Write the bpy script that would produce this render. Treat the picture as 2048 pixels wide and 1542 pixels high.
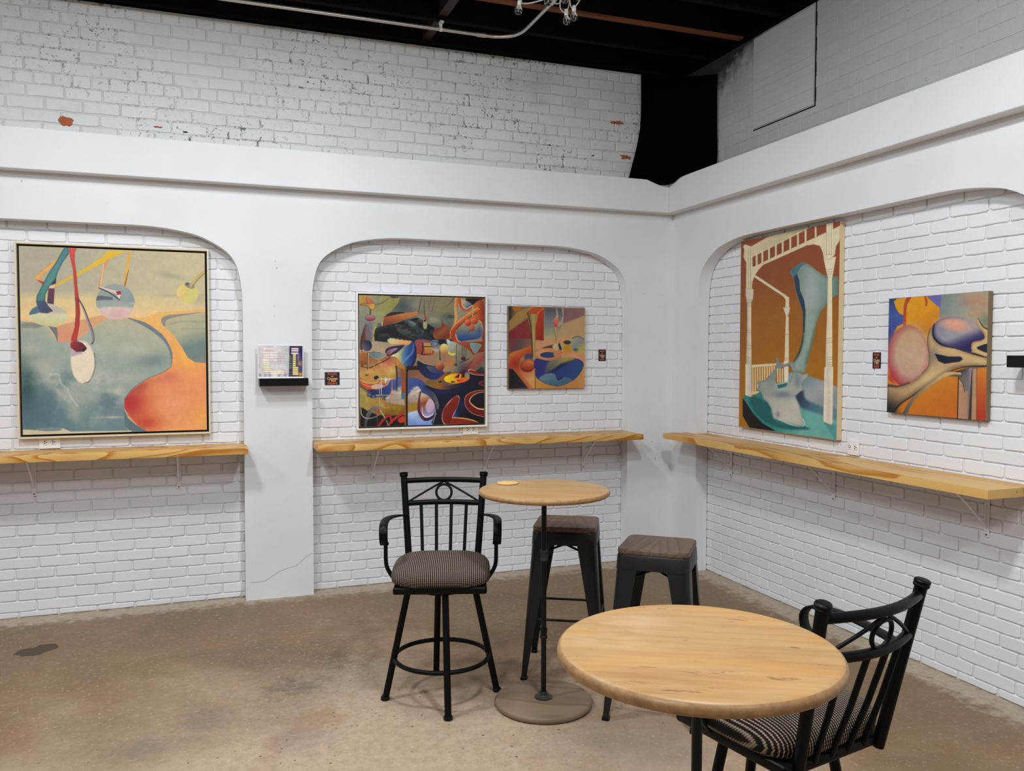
import bpy, bmesh, math, random
import numpy as np
from mathutils import Vector, Matrix

random.seed(7)
for o_ in list(bpy.data.objects):
    bpy.data.objects.remove(o_, do_unlink=True)
COL = bpy.context.scene.collection
PI = math.pi

# ---------------------------------------------------------------- camera
YAW, PITCH, ROLL = 0.3518, -0.0391, 0.0016
cam_d = bpy.data.cameras.new('camera')
cam_d.sensor_width = 36.0
cam_d.lens = 36.0 * 1658.41 / 2048.0
cam_d.clip_start = 0.05
cam_d.clip_end = 60
cam = bpy.data.objects.new('camera', cam_d)
COL.objects.link(cam)
fw = Vector((math.sin(YAW) * math.cos(PITCH), math.cos(YAW) * math.cos(PITCH), math.sin(PITCH)))
rt0 = Vector((math.cos(YAW), -math.sin(YAW), 0))
up0 = rt0.cross(fw)
rt = math.cos(ROLL) * rt0 + math.sin(ROLL) * up0
up = -math.sin(ROLL) * rt0 + math.cos(ROLL) * up0
M_ = Matrix((rt, up, -fw)).transposed().to_4x4()
M_.translation = Vector((-3.3456, -5.556, 1.6))
cam.matrix_world = M_
bpy.context.scene.camera = cam

# ---------------------------------------------------------------- world, exposure, lights
scn = bpy.context.scene
scn.view_settings.view_transform = 'Standard'
scn.view_settings.look = 'None'
scn.view_settings.gamma = 1.0
scn.view_settings.exposure = 0.16
scn.view_settings.use_curve_mapping = False
world = bpy.data.worlds.new('world')
scn.world = world
world.use_nodes = True
world.node_tree.nodes['Background'].inputs[0].default_value = (0.9, 0.95, 1.0, 1)
world.node_tree.nodes['Background'].inputs[1].default_value = 0.05


def area(name, loc, target, power, size, color, sy=None, spread=PI):
    d = bpy.data.lights.new(name, 'AREA')
    d.energy = power
    d.color = color
    d.size = size
    d.spread = spread
    if sy:
        d.shape = 'RECTANGLE'
        d.size_y = sy
    o = bpy.data.objects.new(name, d)
    COL.objects.link(o)
    o.location = loc
    o.rotation_euler = (Vector(target) - Vector(loc)).to_track_quat('-Z', 'Y').to_euler()
    return o


area('ceiling_light_a', (-4.1, -2.25, 3.6), (-4.0, -1.6, 0), 44, 0.3, (0.97, 0.98, 1.0))
area('ceiling_light_b', (-2.75, -1.75, 3.6), (-2.6, -1.4, 0), 24, 0.3, (0.88, 0.95, 1.0))
area('ceiling_light_c', (-2.1, -3.8, 3.6), (-1.2, -3.4, 0), 58, 0.25, (0.93, 0.965, 1.0))
area('ceiling_light_d', (-4.6, -5.2, 3.6), (-4.0, -4.2, 0), 56, 0.5, (0.94, 0.965, 1.0))
area('ceiling_light_e', (-6.2, -2.6, 3.6), (-5.6, -1.4, 0), 28, 0.35, (1.0, 0.97, 0.95))
area('ceiling_light_f', (-1.9, -6.0, 3.6), (-1.2, -5.2, 0), 32, 0.35, (1.0, 0.97, 0.95))


# ---------------------------------------------------------------- materials
def s2l(c):
    out = []
    for v in c:
        v = v / 255.0
        out.append(v / 12.92 if v <= 0.04045 else ((v + 0.055) / 1.055) ** 2.4)
    return tuple(out)


def mat(name, col, rough=0.6, metal=0.0, spec=0.5, coat=0.0):
    m = bpy.data.materials.new(name)
    m.use_nodes = True
    b = m.node_tree.nodes['Principled BSDF']
    b.inputs['Base Color'].default_value = (*col, 1)
    b.inputs['Roughness'].default_value = rough
    b.inputs['Metallic'].default_value = metal
    b.inputs['Specular IOR Level'].default_value = spec
    b.inputs['Coat Weight'].default_value = coat
    return m


class NT:
    def __init__(s, m):
        s.m = m
        s.nt = m.node_tree
        s.b = s.nt.nodes['Principled BSDF']

    def n(s, t, **kw):
        nd = s.nt.nodes.new(t)
        for k, v in kw.items():
            if k.startswith('_'):
                setattr(nd, k[1:], v)
            else:
                key = int(k[1:]) if k[0] == 'i' and k[1:].isdigit() else k.replace('__', ' ')
                inp = nd.inputs[key]
                if hasattr(v, 'is_output'):
                    s.nt.links.new(v, inp)
                else:
                    inp.default_value = v
        return nd

    def link(s, a, b):
        s.nt.links.new(a, b)

    def coord(s, kind='Object', scale=(1, 1, 1), rot=(0, 0, 0), loc=(0, 0, 0)):
        tc = s.nt.nodes.new('ShaderNodeTexCoord')
        mp = s.nt.nodes.new('ShaderNodeMapping')
        mp.inputs['Scale'].default_value = scale
        mp.inputs['Rotation'].default_value = rot
        mp.inputs['Location'].default_value = loc
        s.nt.links.new(tc.outputs[kind], mp.inputs['Vector'])
        return mp.outputs[0]

    def world(s, scale=(1, 1, 1)):
        g = s.nt.nodes.new('ShaderNodeNewGeometry')
        mp = s.nt.nodes.new('ShaderNodeMapping')
        mp.inputs['Scale'].default_value = scale
        s.nt.links.new(g.outputs['Position'], mp.inputs['Vector'])
        return mp.outputs[0]

    def noise(s, vec, scale, detail=4, rough=0.6, dist=0.0):
        nd = s.nt.nodes.new('ShaderNodeTexNoise')
        s.nt.links.new(vec, nd.inputs['Vector'])
        nd.inputs['Scale'].default_value = scale
        nd.inputs['Detail'].default_value = detail
        nd.inputs['Roughness'].default_value = rough
        nd.inputs['Distortion'].default_value = dist
        return nd.outputs['Fac']

    def ramp(s, fac, stops, interp='LINEAR'):
        r = s.nt.nodes.new('ShaderNodeValToRGB')
        r.color_ramp.interpolation = interp
        els = r.color_ramp.elements
        while len(els) < len(stops):
            els.new(0.5)
        for e, (p, c) in zip(els, stops):
            e.position = p
            e.color = (*c, 1) if len(c) == 3 else c
        s.nt.links.new(fac, r.inputs[0])
        return r.outputs[0]

    def mix(s, fac, a, b, mode='MIX'):
        m = s.nt.nodes.new('ShaderNodeMix')
        m.data_type = 'RGBA'
        m.blend_type = mode
        for inp, v in ((m.inputs[0], fac), (m.inputs[6], a), (m.inputs[7], b)):
            if hasattr(v, 'is_output'):
                s.nt.links.new(v, inp)
            elif isinstance(v, tuple):
                inp.default_value = (*v, 1) if len(v) == 3 else v
            else:
                inp.default_value = v
        return m.outputs[2]

    def math(s, op, a, b=0.0, c=0.0):
        m = s.nt.nodes.new('ShaderNodeMath')
        m.operation = op
        for inp, v in zip(m.inputs, (a, b, c)):
            if hasattr(v, 'is_output'):
                s.nt.links.new(v, inp)
            else:
                inp.default_value = v
        return m.outputs[0]

    def bump(s, h, strength=0.3, dist=0.01):
        bp = s.nt.nodes.new('ShaderNodeBump')
        bp.inputs['Strength'].default_value = strength
        bp.inputs['Distance'].default_value = dist
        s.nt.links.new(h, bp.inputs['Height'])
        s.nt.links.new(bp.outputs[0], s.b.inputs['Normal'])


G3 = lambda v: (v, v, v)


def m_plaster():
    m = mat('white_plaster', (0.78, 0.79, 0.80), 0.62, spec=0.3)
    t = NT(m)
    w = t.world()
    big = t.noise(w, 1.6, 3)
    small = t.noise(w, 9, 5)
    c = t.ramp(big, [(0.3, (0.71, 0.72, 0.735)), (0.7, (0.77, 0.78, 0.795))])
    spots = t.ramp(t.noise(w, 26, 2), [(0.76, G3(0.0)), (0.80, G3(0.4))])
    c = t.mix(spots, c, (0.62, 0.62, 0.60))
    t.link(c, t.b.inputs['Base Color'])
    t.bump(t.math('ADD', small, big), 0.25, 0.006)
    return m


def m_brick(name, lo, hi, speck=0.0, corner_dark=False, bscale=60, bstr=0.25):
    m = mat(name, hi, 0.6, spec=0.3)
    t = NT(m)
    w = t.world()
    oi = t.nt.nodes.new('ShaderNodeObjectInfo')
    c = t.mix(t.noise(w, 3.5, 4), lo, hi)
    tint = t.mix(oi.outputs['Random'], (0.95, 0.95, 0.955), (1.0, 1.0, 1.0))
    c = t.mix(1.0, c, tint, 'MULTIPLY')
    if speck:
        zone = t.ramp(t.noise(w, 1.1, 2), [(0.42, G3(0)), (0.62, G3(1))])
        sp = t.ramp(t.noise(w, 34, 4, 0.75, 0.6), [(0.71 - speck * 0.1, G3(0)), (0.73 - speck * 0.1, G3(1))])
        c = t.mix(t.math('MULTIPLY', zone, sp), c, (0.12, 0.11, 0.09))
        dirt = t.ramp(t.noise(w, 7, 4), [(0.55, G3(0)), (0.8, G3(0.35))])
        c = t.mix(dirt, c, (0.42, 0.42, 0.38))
    if corner_dark:   # brick colour goes towards black up in the corner by the joists
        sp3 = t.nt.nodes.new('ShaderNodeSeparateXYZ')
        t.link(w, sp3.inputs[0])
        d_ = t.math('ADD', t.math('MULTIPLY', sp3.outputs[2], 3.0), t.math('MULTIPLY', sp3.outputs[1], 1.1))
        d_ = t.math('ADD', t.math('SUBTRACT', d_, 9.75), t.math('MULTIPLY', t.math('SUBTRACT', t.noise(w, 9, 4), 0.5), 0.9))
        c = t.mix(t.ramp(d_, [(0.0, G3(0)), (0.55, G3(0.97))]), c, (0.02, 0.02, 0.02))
    t.link(c, t.b.inputs['Base Color'])
    t.bump(t.noise(w, bscale, 4), bstr, 0.004)
    return m


def m_wood(name, light, dark, axis='x', ring=14, stretch=0.12, rough=0.45, knots=True, grain=0.6):
    m = mat(name, light, rough, spec=0.4)
    t = NT(m)
    sc = {'x': (stretch, 1, 1), 'y': (1, stretch, 1), 'z': (1, 1, stretch)}[axis]
    v = t.coord('Object', sc)
    warp = t.noise(v, 3.0, 3, 0.5, 0.4)
    big = t.ramp(t.math('FRACT', t.math('MULTIPLY', warp, float(ring))), [(0.0, G3(0)), (0.55, G3(0.25)), (0.84, G3(1)), (0.93, G3(1)), (0.97, G3(0))])
    fine = t.noise(t.coord('Object', {'x': (0.04, 1, 1), 'y': (1, 0.04, 1), 'z': (1, 1, 0.04)}[axis]), 130, 3)
    c = t.mix(t.math('MULTIPLY', big, grain), light, dark)
    c = t.mix(t.math('MULTIPLY', fine, 0.22), c, dark)
    if knots:
        kn = t.ramp(t.noise(t.coord('Object', {'x': (0.4, 1, 1), 'y': (1, 0.4, 1), 'z': (1, 1, 0.4)}[axis]), 11, 1), [(0.74, G3(0)), (0.80, G3(0.8))])
        c = t.mix(kn, c, tuple(q * 0.55 for q in dark))
    t.link(c, t.b.inputs['Base Color'])
    t.bump(fine, 0.1, 0.002)
    return m


def m_table():
    m = mat('worn_table_wood', s2l((196, 158, 102)), 0.4, spec=0.35)
    t = NT(m)
    v = t.coord('Object', (0.10, 1, 1))
    streak = t.noise(v, 26, 5, 0.65, 0.3)
    c = t.mix(t.ramp(streak, [(0.32, G3(0)), (0.68, G3(1))]), s2l((180, 145, 98)), s2l((160, 122, 76)))
    stain = t.noise(t.coord('Object', (0.5, 1, 1)), 5.5, 4, 0.6, 0.5)
    c = t.mix(t.ramp(stain, [(0.52, G3(0)), (0.72, G3(0.6))]), c, s2l((186, 134, 68)))
    c = t.mix(t.ramp(t.noise(t.coord('Object', (0.5, 1, 1), loc=(3, 1, 0)), 6, 3), [(0.56, G3(0)), (0.72, G3(0.45))]), c, s2l((198, 170, 134)))
    marks = t.noise(t.coord('Object', (0.28, 1, 1), loc=(1, 5, 0)), 34, 3, 0.7, 0.5)
    c = t.mix(t.ramp(marks, [(0.64, G3(0)), (0.71, G3(0.75))]), c, s2l((118, 88, 50)))
    t.link(c, t.b.inputs['Base Color'])
    t.link(t.ramp(stain, [(0.3, G3(0.34)), (0.7, G3(0.5))]), t.b.inputs['Roughness'])
    t.bump(streak, 0.08, 0.002)
    return m


def m_floor():
    m = mat('stained_concrete', (0.3, 0.22, 0.14), 0.55, spec=0.4)
    t = NT(m)
    w = t.world()
    a = t.noise(w, 0.9, 5, 0.6, 0.3)
    b = t.noise(w, 5.5, 6, 0.65)
    c = t.ramp(a, [(0.3, s2l((108, 90, 64))), (0.46, s2l((126, 103, 74))), (0.56, s2l((136, 108, 78))), (0.7, s2l((146, 124, 96)))])
    c = t.mix(t.ramp(b, [(0.45, G3(0)), (0.75, G3(0.5))]), c, s2l((156, 138, 112)))
    # paler, greyer concrete in the open middle of the room, browner sealer near the walls
    sx = t.nt.nodes.new('ShaderNodeSeparateXYZ')
    t.link(w, sx.inputs[0])
    d1 = t.math('MULTIPLY', t.math('MAXIMUM', sx.outputs[0], sx.outputs[1]), -1.0)
    d1 = t.math('ADD', d1, t.math('MULTIPLY', t.math('MAXIMUM', t.math('SUBTRACT', -3.2, sx.outputs[0]), 0.0), -0.6))
    fade = t.math('ADD', t.math('MULTIPLY', t.math('SUBTRACT', d1, 0.9), 0.55), t.math('MULTIPLY', t.math('SUBTRACT', a, 0.5), 1.6))
    c = t.mix(t.ramp(fade, [(0.0, G3(0)), (0.7, G3(0.8))]), c, s2l((188, 165, 142)))
    # reddish worn sealer
    c = t.mix(t.ramp(t.noise(w, 1.7, 3, 0.5, 0.8), [(0.52, G3(0)), (0.66, G3(0.42))]), c, s2l((146, 106, 76)))
    # fine mottling in two sizes
    c = t.mix(t.ramp(t.noise(w, 22, 5, 0.75), [(0.42, G3(0.0)), (0.66, G3(0.36))]), c, s2l((112, 94, 74)))
    c = t.mix(t.ramp(t.noise(w, 40, 5, 0.8, 0.5), [(0.56, G3(0.0)), (0.67, G3(0.5))]), c, s2l((196, 176, 156)))

    def spot(cx, cy, r, col, k, nz, asp=1.0, off=0.0):
        nonlocal c
        dx = t.math('MULTIPLY', t.math('SUBTRACT', sx.outputs[0], cx), 1.0 / r)
        dy = t.math('MULTIPLY', t.math('SUBTRACT', sx.outputs[1], cy), asp / r)
        d = t.math('SQRT', t.math('ADD', t.math('MULTIPLY', dx, dx), t.math('MULTIPLY', dy, dy)))
        d = t.math('ADD', d, t.math('MULTIPLY', t.math('SUBTRACT', t.noise(w, nz, 5, 0.7), 0.5), 3.2))
        f = t.ramp(d, [(0.3, G3(k)), (1.25, G3(0))])
        f = t.math('MULTIPLY', f, t.ramp(t.noise(w, 62, 3, 0.8), [(0.38, G3(0.45)), (0.58, G3(1))]))
        c = t.mix(f, c, col)
    spot(-2.95, -1.52, 0.2, s2l((84, 78, 70)), 0.7, 16, 1.3)
    spot(-3.38, -1.75, 0.14, s2l((112, 104, 98)), 0.55, 16)
    spot(-3.6, -1.95, 0.12, s2l((112, 104, 98)), 0.45, 16)
    spot(-2.6, -1.5, 0.35, s2l((168, 158, 136)), 0.6, 12)
    spot(-3.0, -2.1, 0.16, s2l((124, 116, 108)), 0.4, 18)
    spot(-1.7, -2.6, 0.4, s2l((140, 128, 116)), 0.5, 7)
    spot(-1.05, -0.9, 0.5, s2l((110, 84, 60)), 0.5, 5)
    spot(-0.5, -2.2, 0.8, s2l((128, 96, 66)), 0.5, 4, 0.6)
    # pits and aggregate
    pit = t.ramp(t.noise(w, 85, 3, 0.8), [(0.645, G3(0)), (0.68, G3(0.85))])
    pz = t.math('MULTIPLY', t.ramp(t.noise(w, 1.3, 2), [(0.38, G3(0.25)), (0.6, G3(1))]), t.ramp(fade, [(0.0, G3(0.35)), (0.5, G3(1))]))
    c = t.mix(t.math('MULTIPLY', pit, pz), c, s2l((70, 60, 48)))
    pale = t.ramp(t.noise(w, 62, 3, 0.8, 0.3), [(0.695, G3(0)), (0.72, G3(0.8))])
    c = t.mix(t.math('MULTIPLY', pale, pz), c, s2l((226, 216, 196)))
    # scattered larger pits
    vo = t.nt.nodes.new('ShaderNodeTexVoronoi')
    t.link(w, vo.inputs['Vector'])
    vo.inputs['Scale'].default_value = 21
    vd = t.math('ADD', vo.outputs['Distance'], t.math('MULTIPLY', t.noise(w, 120, 2), 0.16))
    hit = t.ramp(vd, [(0.17, G3(0.85)), (0.215, G3(0))])
    keep = t.ramp(t.noise(w, 4.3, 3, 0.7), [(0.44, G3(0)), (0.56, G3(1))])
    c = t.mix(t.math('MULTIPLY', t.math('MULTIPLY', hit, keep), t.ramp(fade, [(0.0, G3(0.3)), (0.4, G3(1))])), c, s2l((82, 68, 54)))
    # overspray of wall paint along the walls
    e1 = t.math('ABSOLUTE', t.math('SUBTRACT', sx.outputs[1], 0.04))
    e2 = t.math('ABSOLUTE', t.math('SUBTRACT', sx.outputs[0], 0.04))
    e = t.math('MINIMUM', e1, e2)
    e = t.math('ADD', e, t.math('MULTIPLY', t.math('SUBTRACT', t.noise(w, 14, 4), 0.5), 0.42))
    c = t.mix(t.ramp(e, [(0.05, G3(0.75)), (0.15, G3(0))]), c, t.mix(t.noise(w, 30, 4, 0.7), s2l((136, 118, 92)), s2l((214, 204, 184))))
    t.link(c, t.b.inputs['Base Color'])
    t.link(t.ramp(b, [(0.3, G3(0.42)), (0.7, G3(0.65))]), t.b.inputs['Roughness'])
    t.bump(t.noise(w, 55, 5, 0.7), 0.35, 0.004)
    return m


def m_fabric():
    m = mat('woven_seat_fabric', (0.2, 0.16, 0.12), 0.85, spec=0.15)
    t = NT(m)
    v = t.coord('Object')
    sx = t.nt.nodes.new('ShaderNodeSeparateXYZ')
    t.link(v, sx.inputs[0])
    wx = t.math('SINE', t.math('MULTIPLY', sx.outputs[0], 2 * PI / 0.0086))
    wy = t.math('SINE', t.math('MULTIPLY', t.math('SUBTRACT', t.math('ABSOLUTE', sx.outputs[1]), t.math('MULTIPLY', sx.outputs[2], 0.9)), 2 * PI / 0.0090))
    f = t.math('ADD', t.math('MULTIPLY', wx, 0.70), t.math('MULTIPLY', wy, 0.24))
    c = t.ramp(t.math('ADD', t.math('MULTIPLY', f, 0.5), 0.5), [(0.5, (0.010, 0.008, 0.007)), (0.68, (0.16, 0.12, 0.085)), (0.9, (0.34, 0.28, 0.21))])
    t.link(c, t.b.inputs['Base Color'])
    t.bump(f, 0.4, 0.001)
    return m


def m_metal(name, c, rough=0.38, spec=0.3):
    m = mat(name, c, rough, spec=spec)
    t = NT(m)
    w = t.coord('Object')
    t.bump(t.noise(w, 180, 2), 0.06, 0.001)
    t.link(t.ramp(t.noise(w, 8, 3), [(0.3, G3(rough - 0.08)), (0.7, G3(rough + 0.1))]), t.b.inputs['Roughness'])
    return m


def m_noise(name, a, b, scale=6, rough=0.6, spec=0.4, bump=0.1):
    m = mat(name, a, rough, spec=spec)
    t = NT(m)
    w = t.coord('Object')
    n_ = t.noise(w, scale, 4)
    t.link(t.mix(n_, a, b), t.b.inputs['Base Color'])
    t.bump(n_, bump, 0.003)
    return m


PLASTER = m_plaster()
BRICK = m_brick('painted_brick', (0.735, 0.745, 0.775), (0.80, 0.81, 0.84))
BRICK_UP = m_brick('old_painted_brick', (0.66, 0.67, 0.66), (0.76, 0.77, 0.76), speck=1.0, bstr=0.5)
BRICK_UPR = m_brick('grey_painted_brick', (0.40, 0.415, 0.42), (0.50, 0.515, 0.515), speck=0.45, bscale=16, bstr=1.0, corner_dark=True)
INFILL = m_brick('infill_paint', (0.44, 0.45, 0.45), (0.52, 0.53, 0.52), speck=0.1, bscale=16, bstr=0.5)
MORTAR = m_noise('painted_mortar', (0.64, 0.65, 0.68), (0.76, 0.77, 0.79), 30, 0.8, 0.2, 0.3)
MORTAR_UP = m_brick('old_painted_mortar', (0.52, 0.525, 0.52), (0.74, 0.745, 0.74), speck=1.7)
RED = m_noise('bare_red_brick', (0.30, 0.07, 0.03), (0.48, 0.16, 0.08), 40, 0.9, 0.1, 0.5)
GAP = m_noise('open_joint', (0.010, 0.010, 0.009), (0.02, 0.02, 0.018), 20, 0.95, 0.1)
CRACK = m_noise('plaster_crack', (0.38, 0.38, 0.40), (0.5, 0.5, 0.52), 30, 0.9, 0.1)
FLOOR = m_floor()
FARWALL = m_noise('far_wall_paint', (0.50, 0.52, 0.56), (0.56, 0.58, 0.62), 2, 0.8, 0.2)
PINE = m_wood('oiled_pine', s2l((222, 184, 112)), s2l((176, 108, 22)), 'x', 13, 0.3, 0.42, grain=0.95)
PINE_Y = m_wood('oiled_pine_right', s2l((222, 184, 112)), s2l((180, 112, 24)), 'y', 10, 0.13, 0.42, grain=0.85)
TABLE = m_table()
TABLE_EDGE = m_noise('table_edge_grain', s2l((182, 142, 94)), s2l((96, 64, 34)), 42, 0.42, 0.4, 0.1)
BASEWOOD = m_wood('grey_worn_wood', s2l((132, 112, 92)), s2l((92, 74, 56)), 'x', 8, 0.12, 0.6)
SEATWOOD = m_wood('dark_stool_wood', s2l((98, 78, 62)), s2l((44, 32, 25)), 'y', 34, 0.12, 0.42, False, 0.42)
JOIST = m_noise('dark_joist_wood', (0.0025, 0.0018, 0.0016), (0.009, 0.005, 0.004), 3, 0.85, 0.1)
JOIST_OR = m_wood('bare_joist_wood', s2l((120, 70, 40)), s2l((66, 36, 20)), 'x', 6, 0.1, 0.8)
DECK = m_noise('black_ceiling_paint', (0.0015, 0.0015, 0.0015), (0.003, 0.003, 0.0028), 4, 0.9, 0.05)
CLOTH = m_noise('black_velvet', (0.0012, 0.0014, 0.0012), (0.0022, 0.0022, 0.002), 9, 0.98, 0.0)
BLACKMETAL = m_metal('black_powder_coat', (0.0018, 0.0021, 0.0024), 0.42, 0.14)
GUNMETAL = m_metal('gunmetal_sheet', (0.009, 0.0095, 0.009), 0.38, 0.34)
IRON = m_metal('black_iron_pipe', (0.0028, 0.0028, 0.0028), 0.42, 0.25)
IRON_G = m_metal('grey_iron_fitting', (0.03, 0.03, 0.027), 0.45, 0.35)
GALV = mat('galvanised_conduit', (0.62, 0.62, 0.58), 0.3, metal=0.85)
NT(GALV).bump(NT(GALV).noise(NT(GALV).coord('Object'), 60, 2), 0.1, 0.001)
WHITEMETAL = m_noise('white_bracket_paint', (0.74, 0.74, 0.76), (0.8, 0.8, 0.82), 12, 0.5, 0.4)
WHITEPLASTIC = m_noise('white_plastic', (0.78, 0.78, 0.77), (0.82, 0.82, 0.81), 12, 0.4, 0.5, 0.02)
CREAM = m_noise('cream_frame_wood', s2l((206, 196, 168)), s2l((222, 212, 186)), 14, 0.5, 0.4)
WHITEFRAME = m_noise('white_frame_wood', (0.80, 0.80, 0.78), (0.86, 0.86, 0.84), 14, 0.45, 0.4)
RAWCANVAS = m_noise('raw_canvas_edge', s2l((214, 190, 148)), s2l((226, 204, 164)), 20, 0.8, 0.2)
OLIVECANVAS = m_noise('painted_canvas_edge', s2l((120, 104, 80)), s2l((140, 116, 88)), 9, 0.7, 0.2)
BLACKPAINT = m_noise('black_frame_paint', (0.006, 0.005, 0.004), (0.010, 0.008, 0.007), 10, 0.6, 0.3)
LEDGE_BLACK = mat('black_ledge_gloss', (0.0015, 0.0015, 0.0015), 0.3, spec=0.3)
NT(LEDGE_BLACK).bump(NT(LEDGE_BLACK).noise(NT(LEDGE_BLACK).coord('Object'), 90, 2), 0.04, 0.001)
LAMPWHITE = m_noise('white_socket_plastic', (0.66, 0.66, 0.6), (0.74, 0.74, 0.68), 30, 0.5, 0.4)
WIREWHITE = m_noise('white_wire', (0.55, 0.55, 0.50), (0.66, 0.66, 0.6), 30, 0.5, 0.4)
GLASS = mat('clear_bulb_glass', (1, 1, 1), 0.02)
GLASS.node_tree.nodes['Principled BSDF'].inputs['Transmission Weight'].default_value = 1.0
NT(GLASS).bump(NT(GLASS).noise(NT(GLASS).coord('Object'), 20, 1), 0.02, 0.001)
SLOT = m_noise('outlet_slots', (0.01, 0.01, 0.01), (0.02, 0.02, 0.02), 9, 0.8, 0.2)
STAIN = m_noise('dark_floor_stain', s2l((78, 68, 56)), s2l((92, 80, 66)), 9, 0.7, 0.2)


# ---------------------------------------------------------------- mesh helpers
def link(name, me, m, parent=None, loc=(0, 0, 0), smooth=False):
    o = bpy.data.objects.new(name, me)
    COL.objects.link(o)
    if m is not None and len(me.materials) == 0:
        me.materials.append(m)
    o.location = loc
    if parent is not None:
        o.parent = parent
    if smooth:
        for p in me.polygons:
            p.use_smooth = True
    return o


def obj(name, bm, m, parent=None, loc=(0, 0, 0), smooth=False, auto=None):
    me = bpy.data.meshes.new(name)
    bmesh.ops.recalc_face_normals(bm, faces=bm.faces[:])
    if auto is not None:
        for f in bm.faces:
            f.smooth = True
        for e in bm.edges:
            if len(e.link_faces) == 2 and e.calc_face_angle(0) > auto:
                e.smooth = False
    bm.to_mesh(me)
    bm.free()
    return link(name, me, m, parent, loc, smooth)


def tag(o, label=None, cat=None, group=None, kind=None):
    if label:
        o['label'] = label
    if cat:
        o['category'] = cat
    if group:
        o['group'] = group
    if kind:
        o['kind'] = kind
    return o


def thing(name, label, cat, loc=(0, 0, 0), rz=0.0, group=None):
    o = bpy.data.objects.new(name, None)
    COL.objects.link(o)
    o.empty_display_size = 0.1
    o.location = loc
    o.rotation_euler = (0, 0, rz)
    return tag(o, label, cat, group)


def copy_tree(o, parent=None):
    c = o.copy()
    COL.objects.link(c)
    c.parent = parent
    for ch in [q for q in bpy.data.objects if q.parent == o]:
        copy_tree(ch, c)
    return c


def box(bm, lo, hi, bev=0.0, seg=2):
    r = bmesh.ops.create_cube(bm, size=1.0)
    vs = r['verts']
    for v in vs:
        v.co = Vector([(lo[i] + hi[i]) / 2 + v.co[i] * (hi[i] - lo[i]) for i in range(3)])
    if bev:
        es = list({e for v in vs for e in v.link_edges})
        bmesh.ops.bevel(bm, geom=es, offset=bev, segments=seg, profile=0.5, affect='EDGES')


def tube(bm, pts, r, n=10, closed=False, caps=True, flat=None):
    """sweep a circle (or a flat rounded bar: flat=(w,h,side vector)) along pts"""
    pts = [Vector(p) for p in pts]
    N = len(pts)
    rings = []
    prev = None
    for i, p in enumerate(pts):
        if closed:
            d = (pts[(i + 1) % N] - pts[i - 1]).normalized()
        else:
            a = pts[max(i - 1, 0)]
            b = pts[min(i + 1, N - 1)]
            d = (b - a).normalized()
        if flat:
            s = Vector(flat[2])
            s = (s - d * s.dot(d)).normalized()
            t_ = d.cross(s)
        else:
            if prev is None:
                ref = Vector((0, 0, 1)) if abs(d.z) < 0.9 else Vector((1, 0, 0))
                s = d.cross(ref).normalized()
            else:
                s = (prev - d * prev.dot(d)).normalized()
            t_ = d.cross(s)
            prev = s
        rr = r[i] if isinstance(r, (list, tuple)) else r
        ring = []
        if flat:
            w, h = flat[0] / 2, flat[1] / 2
            c_ = min(w, h) * 0.4
            for (x_, y_) in ((w, h - c_), (w - c_, h), (-w + c_, h), (-w, h - c_), (-w, -h + c_), (-w + c_, -h), (w - c_, -h), (w, -h + c_)):
                ring.append(bm.verts.new(p + s * x_ + t_ * y_))
        else:
            for k in range(n):
                a = 2 * PI * k / n
                ring.append(bm.verts.new(p + s * (rr * math.cos(a)) + t_ * (rr * math.sin(a))))
        rings.append(ring)
    m_ = len(rings[0])
    for i in range(N if closed else N - 1):
        A, B = rings[i], rings[(i + 1) % N]
        for k in range(m_):
            bm.faces.new((A[k], A[(k + 1) % m_], B[(k + 1) % m_], B[k]))
    if caps and not closed:
        bm.faces.new(rings[0][::-1])
        bm.faces.new(rings[-1])


def lathe(bm, prof, n=48, c=(0, 0, 0)):
    rings = []
    for (r, z) in prof:
        if r < 1e-6:
            rings.append([bm.verts.new((c[0], c[1], c[2] + z))])
        else:
            rings.append([bm.verts.new((c[0] + r * math.cos(2 * PI * k / n), c[1] + r * math.sin(2 * PI * k / n), c[2] + z)) for k in range(n)])
    for A, B in zip(rings, rings[1:]):
        for k in range(n):
            k2 = (k + 1) % n
            if len(A) == 1 and len(B) == 1:
                continue
            if len(A) == 1:
                bm.faces.new((A[0], B[k], B[k2]))
            elif len(B) == 1:
                bm.faces.new((A[k], A[k2], B[0]))
            else:
                bm.faces.new((A[k], A[k2], B[k2], B[k]))


def extrude_poly(bm, pts, vec):
    """pts: list of 3D points (planar, maybe concave)"""
    vec = Vector(vec)
    a = [bm.verts.new(p) for p in pts]
    b = [bm.verts.new(Vector(p) + vec) for p in pts]
    f1 = bm.faces.new(a)
    f2 = bm.faces.new(b[::-1])
    n = len(a)
    for i in range(n):
        bm.faces.new((a[i], b[i], b[(i + 1) % n], a[(i + 1) % n]))
    f1.normal_update()
    f2.normal_update()
    bmesh.ops.triangulate(bm, faces=[f1, f2])


def smooth_pts(ctrl, n=8, closed=False):
    """Catmull-Rom through control points"""
    P_ = [Vector(p) for p in ctrl]
    out = []
    N = len(P_)
    rng = range(N) if closed else range(N - 1)
    for i in rng:
        p0 = P_[(i - 1) % N] if (closed or i > 0) else P_[0] * 2 - P_[1]
        p1 = P_[i]
        p2 = P_[(i + 1) % N]
        p3 = P_[(i + 2) % N] if (closed or i + 2 < N) else P_[-1] * 2 - P_[-2]
        for k in range(n):
            t = k / n
            out.append(0.5 * ((2 * p1) + (p2 - p0) * t + (2 * p0 - 5 * p1 + 4 * p2 - p3) * t * t + (3 * p1 - p0 - 3 * p2 + p3) * t ** 3))
    if not closed:
        out.append(P_[-1])
    return out


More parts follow.
